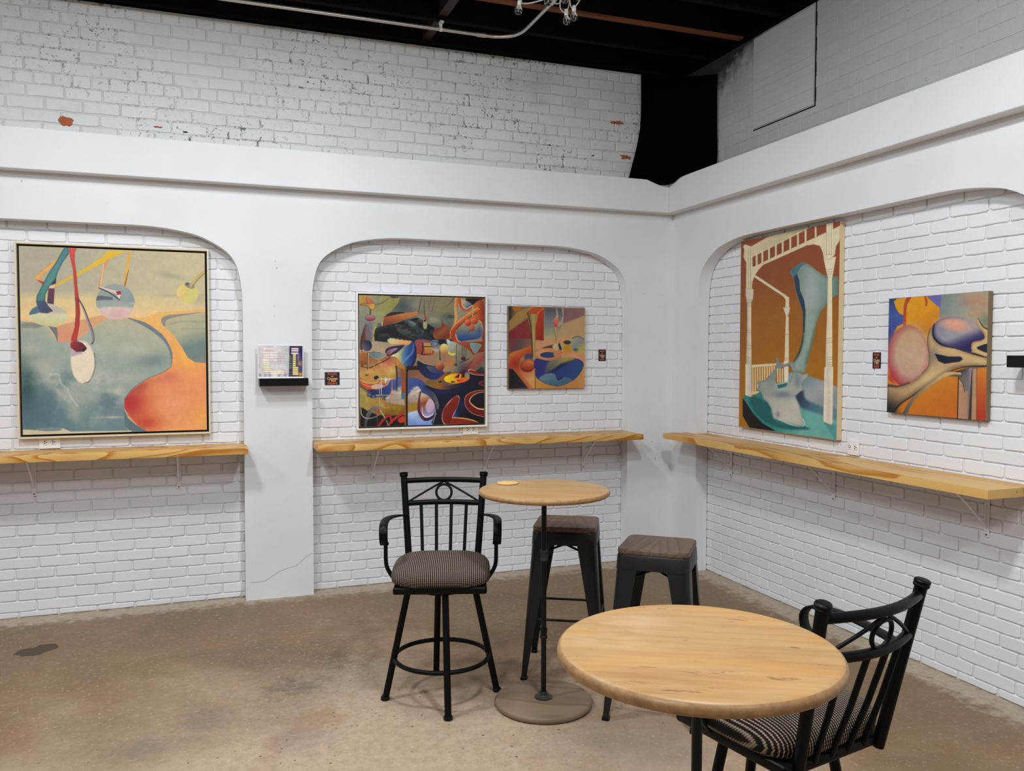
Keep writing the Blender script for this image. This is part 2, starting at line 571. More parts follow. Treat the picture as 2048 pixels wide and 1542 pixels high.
# ---------------------------------------------------------------- room shell
T = 0.101          # depth of the alcoves
CEIL = 3.98
tag_s = dict(kind='structure')

bm = bmesh.new()
box(bm, (-7.5, -8.5, -0.12), (0.35, 0.35, 0.0))
floor = tag(obj('floor', bm, FLOOR), 'stained brown concrete floor with pits and worn patches', 'floor', **tag_s)

bm = bmesh.new()
box(bm, (-7.5, -8.5, CEIL), (0.35, 0.35, CEIL + 0.08))
ceiling = tag(obj('ceiling', bm, DECK), 'black painted ceiling deck above open joists', 'ceiling', **tag_s)
for i, yy in enumerate([0.13, -0.30, -0.715, -1.13, -1.545, -1.96, -2.375, -2.79, -3.205, -3.62, -4.035, -4.45, -4.865, -5.28, -5.695, -6.11]):
    bm = bmesh.new()
    z0 = 3.735
    box(bm, (-7.4, yy - 0.022, z0), (0.09, yy + 0.022, CEIL - 0.002), 0.002, 1)
    j = obj('joist', bm, JOIST, ceiling)
    if i == 2:
        bm = bmesh.new()
        box(bm, (-7.4, yy - 0.024, z0 - 0.004), (0.088, yy + 0.024, z0 + 0.012), 0.002, 1)
        k_ = obj('bare_edge', bm, JOIST_OR, j)
        k_['label'] = 'bare orange wood along the bottom edge of the joist'
for xx in (-1.90, -4.4):
    for y0, y1 in ((-0.278, 0.108), (-0.693, -0.322), (-1.108, -0.737), (-1.523, -1.152)):
        bm = bmesh.new()
        box(bm, (xx - 0.03, y0, 3.76), (xx + 0.03, y1, CEIL - 0.01), 0.002, 1)
        b_ = obj('blocking', bm, m_noise('reddish_blocking', (0.022, 0.010, 0.008), (0.045, 0.02, 0.015), 7) if xx == -1.90 else JOIST, ceiling)

# plaster arcades -------------------------------------------------
ARC = [(0.0, 1.80), (0.003, 1.95), (0.012, 2.05), (0.034, 2.145), (0.072, 2.213), (0.145, 2.272), (0.26, 2.328), (0.39, 2.357), (0.52, 2.372), (0.62, 2.376)]


def arch(a, b, dz=0.0):
    """outline points from (a, floor) over to (b, floor), a<b"""
    L_ = [Vector((a + d, z + dz, 0)) for d, z in ARC]
    R_ = [Vector((b - d, z + dz, 0)) for d, z in ARC][::-1]
    left = smooth_pts(L_, 4)
    right = smooth_pts(R_, 4)
    return [(a, 0.0)] + [(p.x, p.y) for p in left] + [(p.x, p.y) for p in right] + [(b, 0.0)]


ZB, ZT, PR = 2.651, 2.888, 0.089


def arcade(outline, P_):
    """outline: lower edge of the wall as (u, z) from one end to the other; P_(u, depth, z) -> point"""
    bm = bmesh.new()
    D = T - 0.004
    low_f = [bm.verts.new(P_(u, 0.0, z)) for u, z in outline]
    low_b = [bm.verts.new(P_(u, D, z)) for u, z in outline]
    top_f = [bm.verts.new(P_(u, 0.0, ZT)) for u, z in outline]
    top_b = [bm.verts.new(P_(u, D, ZT)) for u, z in outline]
    for i in range(len(outline) - 1):
        bm.faces.new((low_f[i], low_f[i + 1], low_b[i + 1], low_b[i]))
        if outline[i + 1][0] - outline[i][0] > 1e-6:
            for lw, tp in ((low_f, top_f), (low_b, top_b)):
                loop = [lw[i], lw[i + 1]]
                if i + 2 < len(outline) and outline[i + 2][0] == outline[i + 1][0] and outline[i + 2][1] > outline[i + 1][1]:
                    loop.append(lw[i + 2])
                loop += [tp[i + 1], tp[i]]
                if i > 0 and outline[i - 1][0] == outline[i][0] and outline[i - 1][1] > outline[i][1]:
                    loop.append(lw[i - 1])
                bm.faces.new(loop)
            bm.faces.new((top_f[i], top_f[i + 1], top_b[i + 1], top_b[i]))
    for i in (0, -1):
        bm.faces.new((low_f[i], low_b[i], top_b[i], top_f[i]))
    bmesh.ops.remove_doubles(bm, verts=bm.verts[:], dist=1e-5)
    return bm


ol = [(-7.5, 0.0)] + arch(-5.46, -3.131) + arch(-2.703, -0.378) + [(0.0, 0.0)]
bm = arcade(ol, lambda u, d, z: (u, d, z))
wall_left = tag(obj('wall_left', bm, PLASTER, auto=0.5), 'white plaster arcade wall with two rounded alcoves, left of the corner', 'wall', **tag_s)
bm = bmesh.new()
box(bm, (-7.5, -PR, ZB), (-PR, 0.0, ZT), 0.003, 1)
band = tag(obj('trim_1', bm, PLASTER), 'white projecting band along the top of the left plaster wall', 'trim', **tag_s)

ol = [(0.0, 0.0)] + arch(0.347, 3.075, 0.007) + [(8.5, 0.0)]
bm = arcade(ol, lambda u, d, z: (d, -u, z))
wall_right = tag(obj('wall_right', bm, PLASTER, auto=0.5), 'white plaster arcade wall with one wide alcove, right of the corner', 'wall', **tag_s)
bm = bmesh.new()
box(bm, (-PR, -8.5, ZB), (0.0, 0.0, ZT), 0.003, 1)
band2 = tag(obj('trim_2', bm, PLASTER), 'white projecting band along the top of the right plaster wall', 'trim', **tag_s)

# hairline crack at the foot of the pillar between the alcoves
bm = bmesh.new()
cr = [(-3.10, 0.118), (-3.05, 0.116), (-3.01, 0.122), (-2.975, 0.142), (-2.93, 0.170), (-2.87, 0.192), (-2.82, 0.20), (-2.78, 0.232), (-2.745, 0.262), (-2.712, 0.276)]
tube(bm, [(x, -0.0004, z) for x, z in cr], 0.0016, 5)
c_ = obj('crack', bm, CRACK, wall_left)
c_['label'] = 'thin hairline crack rising across the pillar foot'
# nicks in plaster
bm = bmesh.new()
for x, z, r in [(-2.93, 2.19, .007), (-2.925, 2.15, .008), (-2.94, 1.90, .006), (-2.94, 1.84, .006), (-0.17, 0.93, .007), (-0.14, 0.80, .009), (-0.25, 2.05, .005), (-0.09, 2.04, .005), (-4.35, 2.6, .008), (-3.9, 2.5, .004)]:
    tube(bm, [(x, -0.0006, z), (x + r * .4, -0.0006, z - r)], r * .35, 6)
c_ = obj('nick', bm, CRACK, wall_left)
c_['kind'] = 'stuff'

# far walls of the room, behind the camera
for nm, lo, hi in (('wall_back', (-7.5, -8.6, 0), (0.1, -8.5, CEIL)), ('wall_far_left', (-7.6, -8.5, 0), (-7.5, 0.35, CEIL))):
    bm = bmesh.new()
    box(bm, lo, hi)
    tag(obj(nm, bm, FARWALL), 'plain grey wall closing the room' + (' behind' if nm == 'wall_back' else ' at the far left'), 'wall', **tag_s)


# ---------------------------------------------------------------- brickwork
def brick_geom(w, h, rnd, jit=1.0, proud=0.0, depth=0.0075, rad=0.010, bev=0.0035):
    """verts (local X along the wall, Z up, -Y into the room, back at y=+depth) and faces; centre origin"""
    hw, hh = w / 2, h / 2
    out = []
    for (sx_, sz_) in ((1, 1), (-1, 1), (-1, -1), (1, -1)):
        ra = rad * rnd.uniform(0.5, 1.3)
        rb = rad * rnd.uniform(0.35, 0.9)
        cx, cz = sx_ * (hw - rnd.uniform(0, 0.002) * jit), sz_ * (hh - rnd.uniform(0, 0.0018) * jit)
        a = (cx - sx_ * ra, cz)
        b = (cx, cz - sz_ * rb)
        out += [a, b] if sx_ * sz_ < 0 else [b, a]
        if (sx_, sz_) == (-1, -1):
            for f in (-0.35, 0.3):
                out.append((f * hw + rnd.uniform(-.02, .02), -hh + rnd.uniform(-0.0016, 0.0022) * jit))
    n = len(out)
    V, F = [], []
    y0 = proud + rnd.uniform(-0.0010, 0.0010) * jit
    tl = rnd.uniform(-0.0008, 0.0008) * jit
    for x, z in out:
        V.append((x, depth, z))
    for x, z in out:
        V.append((x, y0 + bev * 0.8, z))
    for x, z in out:
        k = 1 - bev / max(hw, 1e-3)
        kz = 1 - bev / max(hh, 1e-3)
        V.append((x * k, y0 + tl * (x / hw), z * kz))
    for i in range(n):
        j = (i + 1) % n
        F.append((i, j, n + j, n + i))
        F.append((n + i, n + j, 2 * n + j, 2 * n + i))
    F.append(tuple(range(2 * n, 3 * n)))
    return V, F


def make_me(name, V, F, m):
    me = bpy.data.meshes.new(name)
    me.from_pydata(V, [], F)
    me.update()
    bm_ = bmesh.new()
    bm_.from_mesh(me)
    bmesh.ops.recalc_face_normals(bm_, faces=bm_.faces[:])
    # open-backed shells: make sure the front looks into the room (-Y)
    f = max(bm_.faces, key=lambda q: len(q.verts))
    if len(F) < 60 and f.normal.y > 0:
        bmesh.ops.reverse_faces(bm_, faces=bm_.faces[:])
    bm_.to_mesh(me)
    bm_.free()
    me.materials.append(m)
    return me


def brick_wall(name, label, side, u0, u1, z0, z1, pitch, length, bmat, mmat, window, hidden, lab_kw=None, header=(), z_off=0.0, joint=0.0085, jz=0.0042, depth=0.0085, jit=1.0, single=True, rad=0.010, seed=3, slab_u=None, skip=(), bev=0.0035):
    rnd = random.Random(seed)
    T_ = T
    su0, su1 = slab_u or (u0, u1)
    bm = bmesh.new()
    if side == 'L':
        box(bm, (su0, T_ + depth - 0.001, z0), (su1, T_ + 0.12, z1))
    else:
        box(bm, (T_ + depth - 0.001, -su1, z0), (T_ + 0.12, -su0, z1))
    wall = tag(obj(name, bm, mmat), label, 'wall', kind='structure')
    variants = {}

    def get(wd, ht):
        key = (round(wd, 3), round(ht, 3))
        if key not in variants:
            variants[key] = [make_me('brick', *brick_geom(wd, ht, rnd, jit, 0.0, depth, rad, bev), bmat) for _ in range(6)]
        return rnd.choice(variants[key])
    items = []
    row = 0
    z = z0 - z_off
    while z < z1 - 0.01:
        zz0, zz1 = max(z, z0), min(z + pitch, z1)
        ht = pitch - jz
        if zz1 - zz0 < pitch - 1e-4:
            ht = (zz1 - zz0) - jz
        if ht > 0.012:
            hd = row in header
            ln = length / 2 if hd else length
            u = u0 - (0 if row % 2 == 0 else ln / 2) - rnd.uniform(0, 0.03) - 0.01
            while u < u1:
                a, b = max(u, u0), min(u + ln, u1)
                if b - a > 0.03:
                    w_ = (b - a) - joint
                    if abs((b - a) - ln) > 1e-4:
                        w_ = round(w_, 2)
                    zc = (zz0 + zz1) / 2
                    items.append(((a + b) / 2, zc, w_, ht))
                u += ln
        z += pitch
        row += 1

    def vis(u, zc, w_, h_):
        for (a, b, c, d) in hidden:
            if u - w_ / 2 > a - 0.02 and u + w_ / 2 < b + 0.02 and zc - h_ / 2 > c - 0.02 and zc + h_ / 2 < d + 0.02:
                return 0.0
        if not (window[0] - 0.05 < u < window[1] + 0.05):
            return 0.0
        return w_ * h_
    scored = []
    for it in items:
        u, zc, w_, h_ = it
        if any(a < u < b and c < zc < d for a, b, c, d in skip):
            continue
        v = vis(*it)
        p = Vector((u, T, zc)) if side == 'L' else Vector((T, -u, zc))
        dist = (p - cam.matrix_world.translation).length
        scored.append((v / dist ** 2, it))
    scored.sort(key=lambda q: -q[0])
    nsingle = 300 if single else 0
    SV, SF = [], []
    for k, (v, (u, zc, w_, h_)) in enumerate(scored):
        if k < nsingle and v > 0:
            me = get(w_, h_)
            o = bpy.data.objects.new('brick', me)
            COL.objects.link(o)
            o.parent = wall
            rz = rnd.uniform(-0.006, 0.006) * jit
            if side == 'L':
                o.location = (u, T, zc)
                o.rotation_euler = (0, rz, 0)
            else:
                o.location = (T, -u, zc)
                o.rotation_euler = (0, rz, -PI / 2)
        else:
            V, F = brick_geom(w_, h_, rnd, jit, 0.0, depth, rad, bev)
            b0 = len(SV)
            if side == 'L':
                SV += [(u + x, T + y, zc + z_) for x, y, z_ in V]
            else:
                SV += [(T + y, -(u + x), zc + z_) for x, y, z_ in V]
            SF += [tuple(b0 + i for i in f) for f in F]
    if SV:
        me = bpy.data.meshes.new('brick_courses')
        me.from_pydata(SV, [], SF)
        me.materials.append(bmat)
        o = link('brick_courses', me, None, wall)
        o['kind'] = 'stuff'
    return wall


# hidden rectangles are what hangs in front
hid_l = [(-4.40, -3.33, 1.09, 2.25), (-5.5, -3.1, 0.97, 1.02)]
hid_m = [(-2.40, -1.47, 1.08, 2.01), (-1.31, -0.70, 1.34, 1.94), (-2.72, -0.36, 0.97, 1.02)]
hid_r = [(0.78, 1.74, 1.10, 2.38), (2.08, 2.71, 1.29, 1.89), (0.3, 3.1, 0.97, 1.02)]
brick_wall('wall_left_alcove', 'white painted brick at the back of the left alcove', 'L', -5.48, -3.115, 0.0, 2.42, 0.0655, 0.213, BRICK, MORTAR, (-4.5, -3.13), hid_l, z_off=0.03, seed=3)
wm = brick_wall('wall_middle_alcove', 'white painted brick at the back of the middle alcove', 'L', -2.72, -0.36, 0.0, 2.42, 0.0655, 0.213, BRICK, MORTAR, (-2.70, -0.38), hid_m, z_off=0.02, seed=5)
brick_wall('wall_right_alcove', 'white painted brick at the back of the right alcove', 'R', 0.33, 3.09, 0.0, 2.42, 0.0655, 0.222, BRICK, MORTAR, (0.36, 2.98), hid_r, z_off=0.025, seed=8)
wu = brick_wall('wall_left_upper', 'chipped white brick above the left band', 'L', -7.4, 0.085, 2.84, 3.705, 0.0745, 0.205, BRICK_UP, MORTAR_UP, (-4.7, -0.22), [], header=(5, 11), z_off=0.02, jit=2.2, rad=0.007, seed=12, depth=0.006, joint=0.005, jz=0.0042)
PAN = (0.845, 1.445, 3.087, 3.72)
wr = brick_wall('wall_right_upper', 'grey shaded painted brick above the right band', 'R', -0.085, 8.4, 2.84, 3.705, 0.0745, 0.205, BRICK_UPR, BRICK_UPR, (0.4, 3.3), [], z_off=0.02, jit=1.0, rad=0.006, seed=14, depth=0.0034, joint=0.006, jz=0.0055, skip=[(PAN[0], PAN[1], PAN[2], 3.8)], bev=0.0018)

# blocked-up opening in the right upper wall
bm = bmesh.new()
k = 0
z = PAN[2] + 0.012
rr = random.Random(4)
while z < 3.67:
    box(bm, (T - 0.005 - rr.uniform(0, .0016), -PAN[1] + 0.012, z), (T + 0.02, -PAN[0], z + 0.0490), 0.0007, 1)
    z += 0.0492
p_ = obj('infill_courses', bm, INFILL, wr)
p_['kind'] = 'stuff'
p_['label'] = 'thin flat courses filling a blocked-up opening'
bm = bmesh.new()
box(bm, (T - 0.0015, -PAN[1], PAN[2] - 0.002), (T + 0.01, -PAN[0], PAN[2] + 0.006))
box(bm, (T - 0.0015, -PAN[1] - 0.006, PAN[2] - 0.002), (T + 0.01, -PAN[1] + 0.005, 3.704))
p_ = obj('open_joint', bm, GAP, wr)
p_['label'] = 'dark open joint below and beside the infill'

# bare red brick where the paint has flaked off
rr = random.Random(21)


def flake(parent, cx, cz, rx, rz_, n=17, m=None, lo_=0.4):
    bm = bmesh.new()
    m = m or RED
    ring = []
    for k in range(n):
        a = 2 * PI * k / n
        f = rr.uniform(lo_, 1.2)
        ring.append(bm.verts.new((cx + rx * f * math.cos(a), T - 0.0030, cz + rz_ * f * math.sin(a))))
    ring2 = [bm.verts.new((v.co.x, T + 0.004, v.co.z)) for v in ring]
    bm.faces.new(ring)
    for k in range(n):
        bm.faces.new((ring[k], ring2[k], ring2[(k + 1) % n], ring[(k + 1) % n]))
    return obj('bare_patch', bm, m, parent)


for cx, cz, rx, rz_ in ((-4.128, 2.985, .044, .030), (-0.47, 3.33, .03, .012), (-0.41, 3.335, .04, .016), (-0.37, 3.085, .035, .018), (-0.33, 3.08, .02, .014), (-3.62, 3.00, .028, .006)):
    flake(wu, cx, cz, rx, rz_, lo_=0.75 if cx < -4 else 0.4)
for cx, cz, rx, rz_ in ((-3.02, 2.905, .016, .004), (-3.46, 2.985, .02, .004), (-0.98, 3.12, .012, .004), (-0.63, 3.07, .014, .006)):
    flake(wu, cx, cz, rx, rz_, 11, m=GAP)

# black board closing the gap between the brick and the ceiling
bm = bmesh.new()
box(bm, (-7.5, T + 0.03, 3.705), (0.2, T + 0.12, CEIL))
tag(obj('trim_3', bm, DECK), 'black board above the left brick wall', 'trim', kind='structure')
bm = bmesh.new()
box(bm, (T + 0.006, -8.5, 3.705), (T + 0.12, T + 0.03, CEIL))
tag(obj('trim_5', bm, DECK), 'black board above the right brick wall', 'trim', kind='structure')
bm = bmesh.new()
box(bm, (-7.4, T - 0.006, 3.693), (0.09, T + 0.05, 3.712), 0.002, 1)
tag(obj('trim_4', bm, MORTAR_UP), 'narrow grey lip capping the left upper brick', 'trim', kind='structure')


# ---------------------------------------------------------------- counter boards
def board(name, lab, lo, hi, m, loc):
    bm = bmesh.new()
    box(bm, [lo[i] - loc[i] for i in range(3)], [hi[i] - loc[i] for i in range(3)], 0.003, 2)
    o = obj(name, bm, m, None, loc, auto=0.6)
    return tag(o, lab, 'counter', 'pine bar counters in the alcoves')


ZS, TH = 1.0138, 0.040
ctl = board('bar_counter', 'pine board counter across the left alcove, under the big cream framed painting', (-5.455, -0.215, ZS - TH), (-3.118, 0.098, ZS), PINE, (-4.3, 0, ZS))
ctm = board('bar_counter', 'pine board counter in the middle alcove, behind the tall armchair stool', (-2.700, -0.255, ZS - TH), (-0.381, 0.098, ZS), PINE, (-1.5, 0, ZS))
ctr = board('bar_counter', 'pine board counter along the right wall, under the porch painting', (-0.204, -2.935, ZS - TH), (0.098, -0.225, ZS), PINE_Y, (0, -1.6, ZS))
# the right board is notched round the corner pillar: cut its back strip away
me = ctr.data
bm = bmesh.new()
pl = [(-0.204, -2.935), (0.098, -2.935), (0.098, -0.352), (-0.003, -0.352), (-0.003, -0.225), (-0.204, -0.225)]
extrude_poly(bm, [(x, y + 1.6, -TH) for x, y in pl], (0, 0, TH))
bmesh.ops.recalc_face_normals(bm, faces=bm.faces[:])
bm.to_mesh(me)
bm.free()


def bracket(x, side, lab, zb=0.735):
    """L bracket with a curved strut; wall leg on the brick, arm under the board"""
    t = thing('shelf_bracket', lab, 'bracket', (x, T, ZS - TH) if side == 'L' else (T, x, ZS - TH), 0 if side == 'L' else -PI / 2, 'white steel brackets under the pine counters')
    h = ZS - TH - zb
    bm = bmesh.new()
    box(bm, (-0.014, -0.006, -h), (0.014, -0.0015, 0), 0.001, 1)
    obj('wall_leg', bm, WHITEMETAL, t)
    bm = bmesh.new()
    box(bm, (-0.014, -0.27, -0.0065), (0.014, -0.006, -0.001), 0.001, 1)
    obj('arm', bm, WHITEMETAL, t)
    bm = bmesh.new()
    tube(bm, smooth_pts([(0, -0.008, -h * 0.80), (0, -0.05, -h * 0.62), (0, -0.14, -h * 0.28), (0, -0.21, -0.009)], 5), 0.006, 6, flat=(0.010, 0.006, (1, 0, 0)))
    obj('strut', bm, WHITEMETAL, t)
    bm = bmesh.new()
    tube(bm, [(0, -0.0085, -h + 0.012), (0, -0.005, -h + 0.012)], 0.004, 8)
    obj('screw', bm, SLOT, t)
    return t


bracket(-4.336, 'L', 'white shelf bracket nearest the left edge, under the left counter')
bracket(-3.526, 'L', 'white shelf bracket under the right part of the left counter')
bracket(-2.285, 'L', 'white shelf bracket under the middle counter, nearest the black floating ledge')
bracket(-1.476, 'L', 'white shelf bracket under the middle counter, just right of the chair back')
bracket(-0.695, 'L', 'white shelf bracket under the middle counter, nearest the room corner')
bracket(-0.643, 'R', 'white shelf bracket under the right counter, nearest the room corner')
bracket(-1.660, 'R', 'white shelf bracket under the middle of the right counter')
bracket(-2.682, 'R', 'white shelf bracket under the right counter, nearest the right edge')


# ---------------------------------------------------------------- outlets
def outlet(lab, x, z, side='L', w=0.115, h=0.07, vert=False):
    t = thing('wall_outlet', lab, 'outlet', (x, T, z) if side == 'L' else (T, x, z), 0 if side == 'L' else -PI / 2)
    bm = bmesh.new()
    box(bm, (-w / 2, -0.012, -h / 2), (w / 2, 0.0, h / 2), 0.003, 2)
    obj('cover_plate', bm, WHITEPLASTIC, t)
    for s in (-1, 1):
        bm = bmesh.new()
        cx, cz = (0, s * 0.02) if vert else (s * 0.022, 0.004)
        box(bm, (cx - 0.014, -0.0145, cz - 0.014), (cx + 0.014, -0.011, cz + 0.014), 0.004, 2)
        r_ = obj('receptacle', bm, WHITEPLASTIC, t)
        bm = bmesh.new()
        for dx, dz in ((-0.006, 0.004), (0.006, 0.004), (0, -0.006)):
            if not vert:
                dx, dz = -dz, dx
            box(bm, (cx + dx - 0.0028, -0.0152, cz + dz - 0.0032), (cx + dx + 0.0028, -0.0142, cz + dz + 0.0032))
        obj('slot', bm, SLOT, r_)
    return t


outlet('white wall outlet on the brick below the big cream framed painting', -4.247, 1.0535)
outlet('white wall outlet peeking out below the white framed busy painting', -1.587, 1.052)
outlet('white wall outlet on the right wall beside the porch painting', -1.818, 1.066, 'R', 0.085, 0.085)

# ---------------------------------------------------------------- black floating ledges
bm = bmesh.new()
box(bm, (-3.04, -0.105, 1.388), (-2.738, -0.001, 1.437), 0.0015, 1)
tag(obj('floating_ledge', bm, LEDGE_BLACK), 'small glossy black floating ledge on the pillar, holding the price sheet', 'shelf')
bm = bmesh.new()
box(bm, (-0.02, -3.066, 1.540), (T - 0.002, -2.858, 1.593), 0.0015, 1)
tag(obj('floating_ledge', bm, LEDGE_BLACK), 'small black floating ledge on the right brick wall, cut by the picture edge', 'shelf')

# ---------------------------------------------------------------- black cloth in the corner
ctop = smooth_pts([(-0.250, 0.060, 3.705), (-0.18, 0.05, 3.700), (-0.09, 0.0, 3.69), (-0.01, -0.10, 3.665), (0.045, -0.26, 3.625), (0.085, -0.437, 3.590)], 5)
cmid = smooth_pts([(-0.262, 0.050, 3.30), (-0.17, 0.03, 3.29), (-0.08, -0.02, 3.28), (0.0, -0.13, 3.27), (0.045, -0.28, 3.26), (0.083, -0.443, 3.25)], 5)
clow = smooth_pts([(-0.345, 0.045, 2.965), (-0.25, -0.005, 2.96), (-0.14, -0.06, 2.95), (-0.04, -0.16, 2.95), (0.03, -0.30, 2.96), (0.080, -0.452, 2.97)], 5)
cedge = smooth_pts([(-0.425, -0.080, 2.893), (-0.30, -0.088, 2.894), (-0.165, -0.096, 2.896), (-0.098, -0.155, 2.896), (-0.093, -0.28, 2.895), (-0.02, -0.50, 2.895)], 5)
cbot = smooth_pts([(-0.43, -0.088, 2.891), (-0.30, -0.095, 2.888), (-0.175, -0.101, 2.850), (-0.104, -0.160, 2.856), (-0.096, -0.285, 2.886), (-0.015, -0.505, 2.893)], 5)
bm = bmesh.new()
rows_ = []
NV = 20
for k in range(NV + 1):
    v = k / NV * 4
    rws = [ctop, cmid, clow, cedge, cbot]
    i = min(int(v), 3)
    f = v - i
    g = lambda a: rws[max(0, min(4, a))]
    row = []
    for q in range(len(ctop)):
        p0, p1, p2, p3 = g(i - 1)[q], g(i)[q], g(i + 1)[q], g(i + 2)[q]
        p = 0.5 * ((2 * p1) + (p2 - p0) * f + (2 * p0 - 5 * p1 + 4 * p2 - p3) * f * f + (3 * p1 - p0 - 3 * p2 + p3) * f ** 3)
        row.append(bm.verts.new(p))
    rows_.append(row)
for a, b in zip(rows_, rows_[1:]):
    for q in range(len(a) - 1):
        bm.faces.new((a[q], a[q + 1], b[q + 1], b[q]))
cl = tag(obj('black_drape', bm, CLOTH, smooth=True), 'black cloth hung across the upper corner above the white band', 'cloth')
so = cl.modifiers.new('thick', 'SOLIDIFY')
so.thickness = 0.003

# ---------------------------------------------------------------- conduit
ct = thing('conduit', 'shiny metal electrical conduit under the dark joists with a bend', 'conduit', (-2.4, -0.28, 3.69))
off = Vector((-2.4, -0.28, 3.69))
pts = [(-7.3, -0.285, 3.69), (-4.0, -0.285, 3.69), (-1.62, -0.285, 3.69), (-1.52, -0.295, 3.69), (-1.43, -0.35, 3.69), (-1.395, -0.44, 3.69), (-1.39, -0.55, 3.69), (-1.39, -3.0, 3.69)]
bm = bmesh.new()
seg = pts[:3]
cur = [Vector(p) for p in pts[:2]] + smooth_pts(pts[2:7], 6) + [Vector(pts[7])]
tube(bm, [p - off for p in cur], 0.0115, 12)
obj('pipe', bm, GALV, ct, auto=0.8)
for x in (-1.905, -3.4, -4.6):
    bm = bmesh.new()
    tube(bm, [Vector((x - 0.009, -0.285, 3.69)) - off, Vector((x + 0.009, -0.285, 3.69)) - off], 0.0145, 12)
    box(bm, Vector((x - 0.009, -0.288, 3.700)) - off, Vector((x + 0.009, -0.282, 3.734)) - off)
    box(bm, Vector((x - 0.012, -0.318, 3.722)) - off, Vector((x + 0.012, -0.276, 3.7345)) - off)
    obj('strap', bm, LAMPWHITE if x == -1.905 else GALV, ct)
bm = bmesh.new()
tube(bm, [Vector((-1.66, -0.285, 3.69)) - off, Vector((-1.60, -0.285, 3.69)) - off], 0.0145, 12)
obj('coupling', bm, GALV, ct)
bm = bmesh.new()
tube(bm, [Vector((-1.39, -0.90, 3.69)) - off, Vector((-1.39, -0.955, 3.69)) - off], 0.0155, 12)
obj('coupling', bm, GALV, ct)

# ---------------------------------------------------------------- string lights
sl = thing('string_light', 'tangled string of clear bulbs on white wire hanging from the joists', 'string light', (-1.55, -1.28, 3.5))
so_ = Vector((-1.55, -1.28, 3.5))


def wire(ctrl, r=0.0035):
    bm = bmesh.new()
    tube(bm, [p - so_ for p in smooth_pts(ctrl, 6)], r, 7)
    return obj('wire', bm, WIREWHITE, sl, smooth=True)


def bulb(p, d):
    p = Vector(p)
    d = Vector(d).normalized()
    bm = bmesh.new()
    tube(bm, [p - so_, p + d * 0.010 - so_, p + d * 0.034 - so_], [0.010, 0.0120, 0.0115], 12)
    s = obj('socket', bm, LAMPWHITE, sl, auto=0.7)
    bm = bmesh.new()
    prof = [(0.0, 0.084), (0.009, 0.0825), (0.016, 0.0775), (0.0205, 0.070), (0.0215, 0.061), (0.0195, 0.051), (0.014, 0.042), (0.010, 0.034)]
    lathe(bm, prof, 16)
    q = d.to_track_quat('Z', 'Y')
    for v in bm.verts:
        v.co = q @ v.co + (p - so_)
    obj('bulb', bm, GLASS, s, smooth=True)
    bm = bmesh.new()
    tube(bm, [p + d * 0.034 - so_, p + d * 0.066 - so_], 0.0022, 6)
    obj('filament', bm, GALV, s)


J = (-1.44, -1.30, 3.66)
wire([(-1.80, -1.50, 3.725), (-1.765, -1.36, 3.60), (-1.712, -1.215, 3.53), (-1.60, -1.23, 3.545), (-1.52, -1.27, 3.585), (-1.47, -1.31, 3.64), J, (-1.44, -1.31, 3.73)])
wire([(-1.34, -1.50, 3.728), (-1.36, -1.36, 3.62), (-1.392, -1.235, 3.535), (-1.43, -1.26, 3.56), (-1.45, -1.31, 3.65), (-1.45, -1.35, 3.73)])
wire([(-1.50, -1.33, 3.72), (-1.49, -1.28, 3.60), (-1.47, -1.22, 3.53), (-1.425, -1.20, 3.52), (-1.42, -1.24, 3.58), (-1.44, -1.30, 3.70)])
wire([(-1.56, -1.36, 3.73), (-1.54, -1.28, 3.60), (-1.50, -1.22, 3.55), (-1.46, -1.24, 3.58), (-1.47, -1.30, 3.70)])
wire([(-1.47, -1.36, 3.73), (-1.44, -1.27, 3.62), (-1.41, -1.25, 3.58), (-1.43, -1.33, 3.68), (-1.48, -1.37, 3.73)])
bulb((-1.708, -1.215, 3.545), (-0.12, 0.10, -1))
bulb((-1.392, -1.235, 3.548), (0.02, 0.10, -1))
bulb((-1.425, -1.20, 3.535), (0.05, 0.02, -1))
bulb((-1.462, -1.27, 3.62), (0.0, 0.08, -1))
bulb((-1.425, -1.30, 3.63), (0.5, 0.1, -1))
bulb((-1.55, -1.26, 3.60), (-0.1, 0.2, -1))


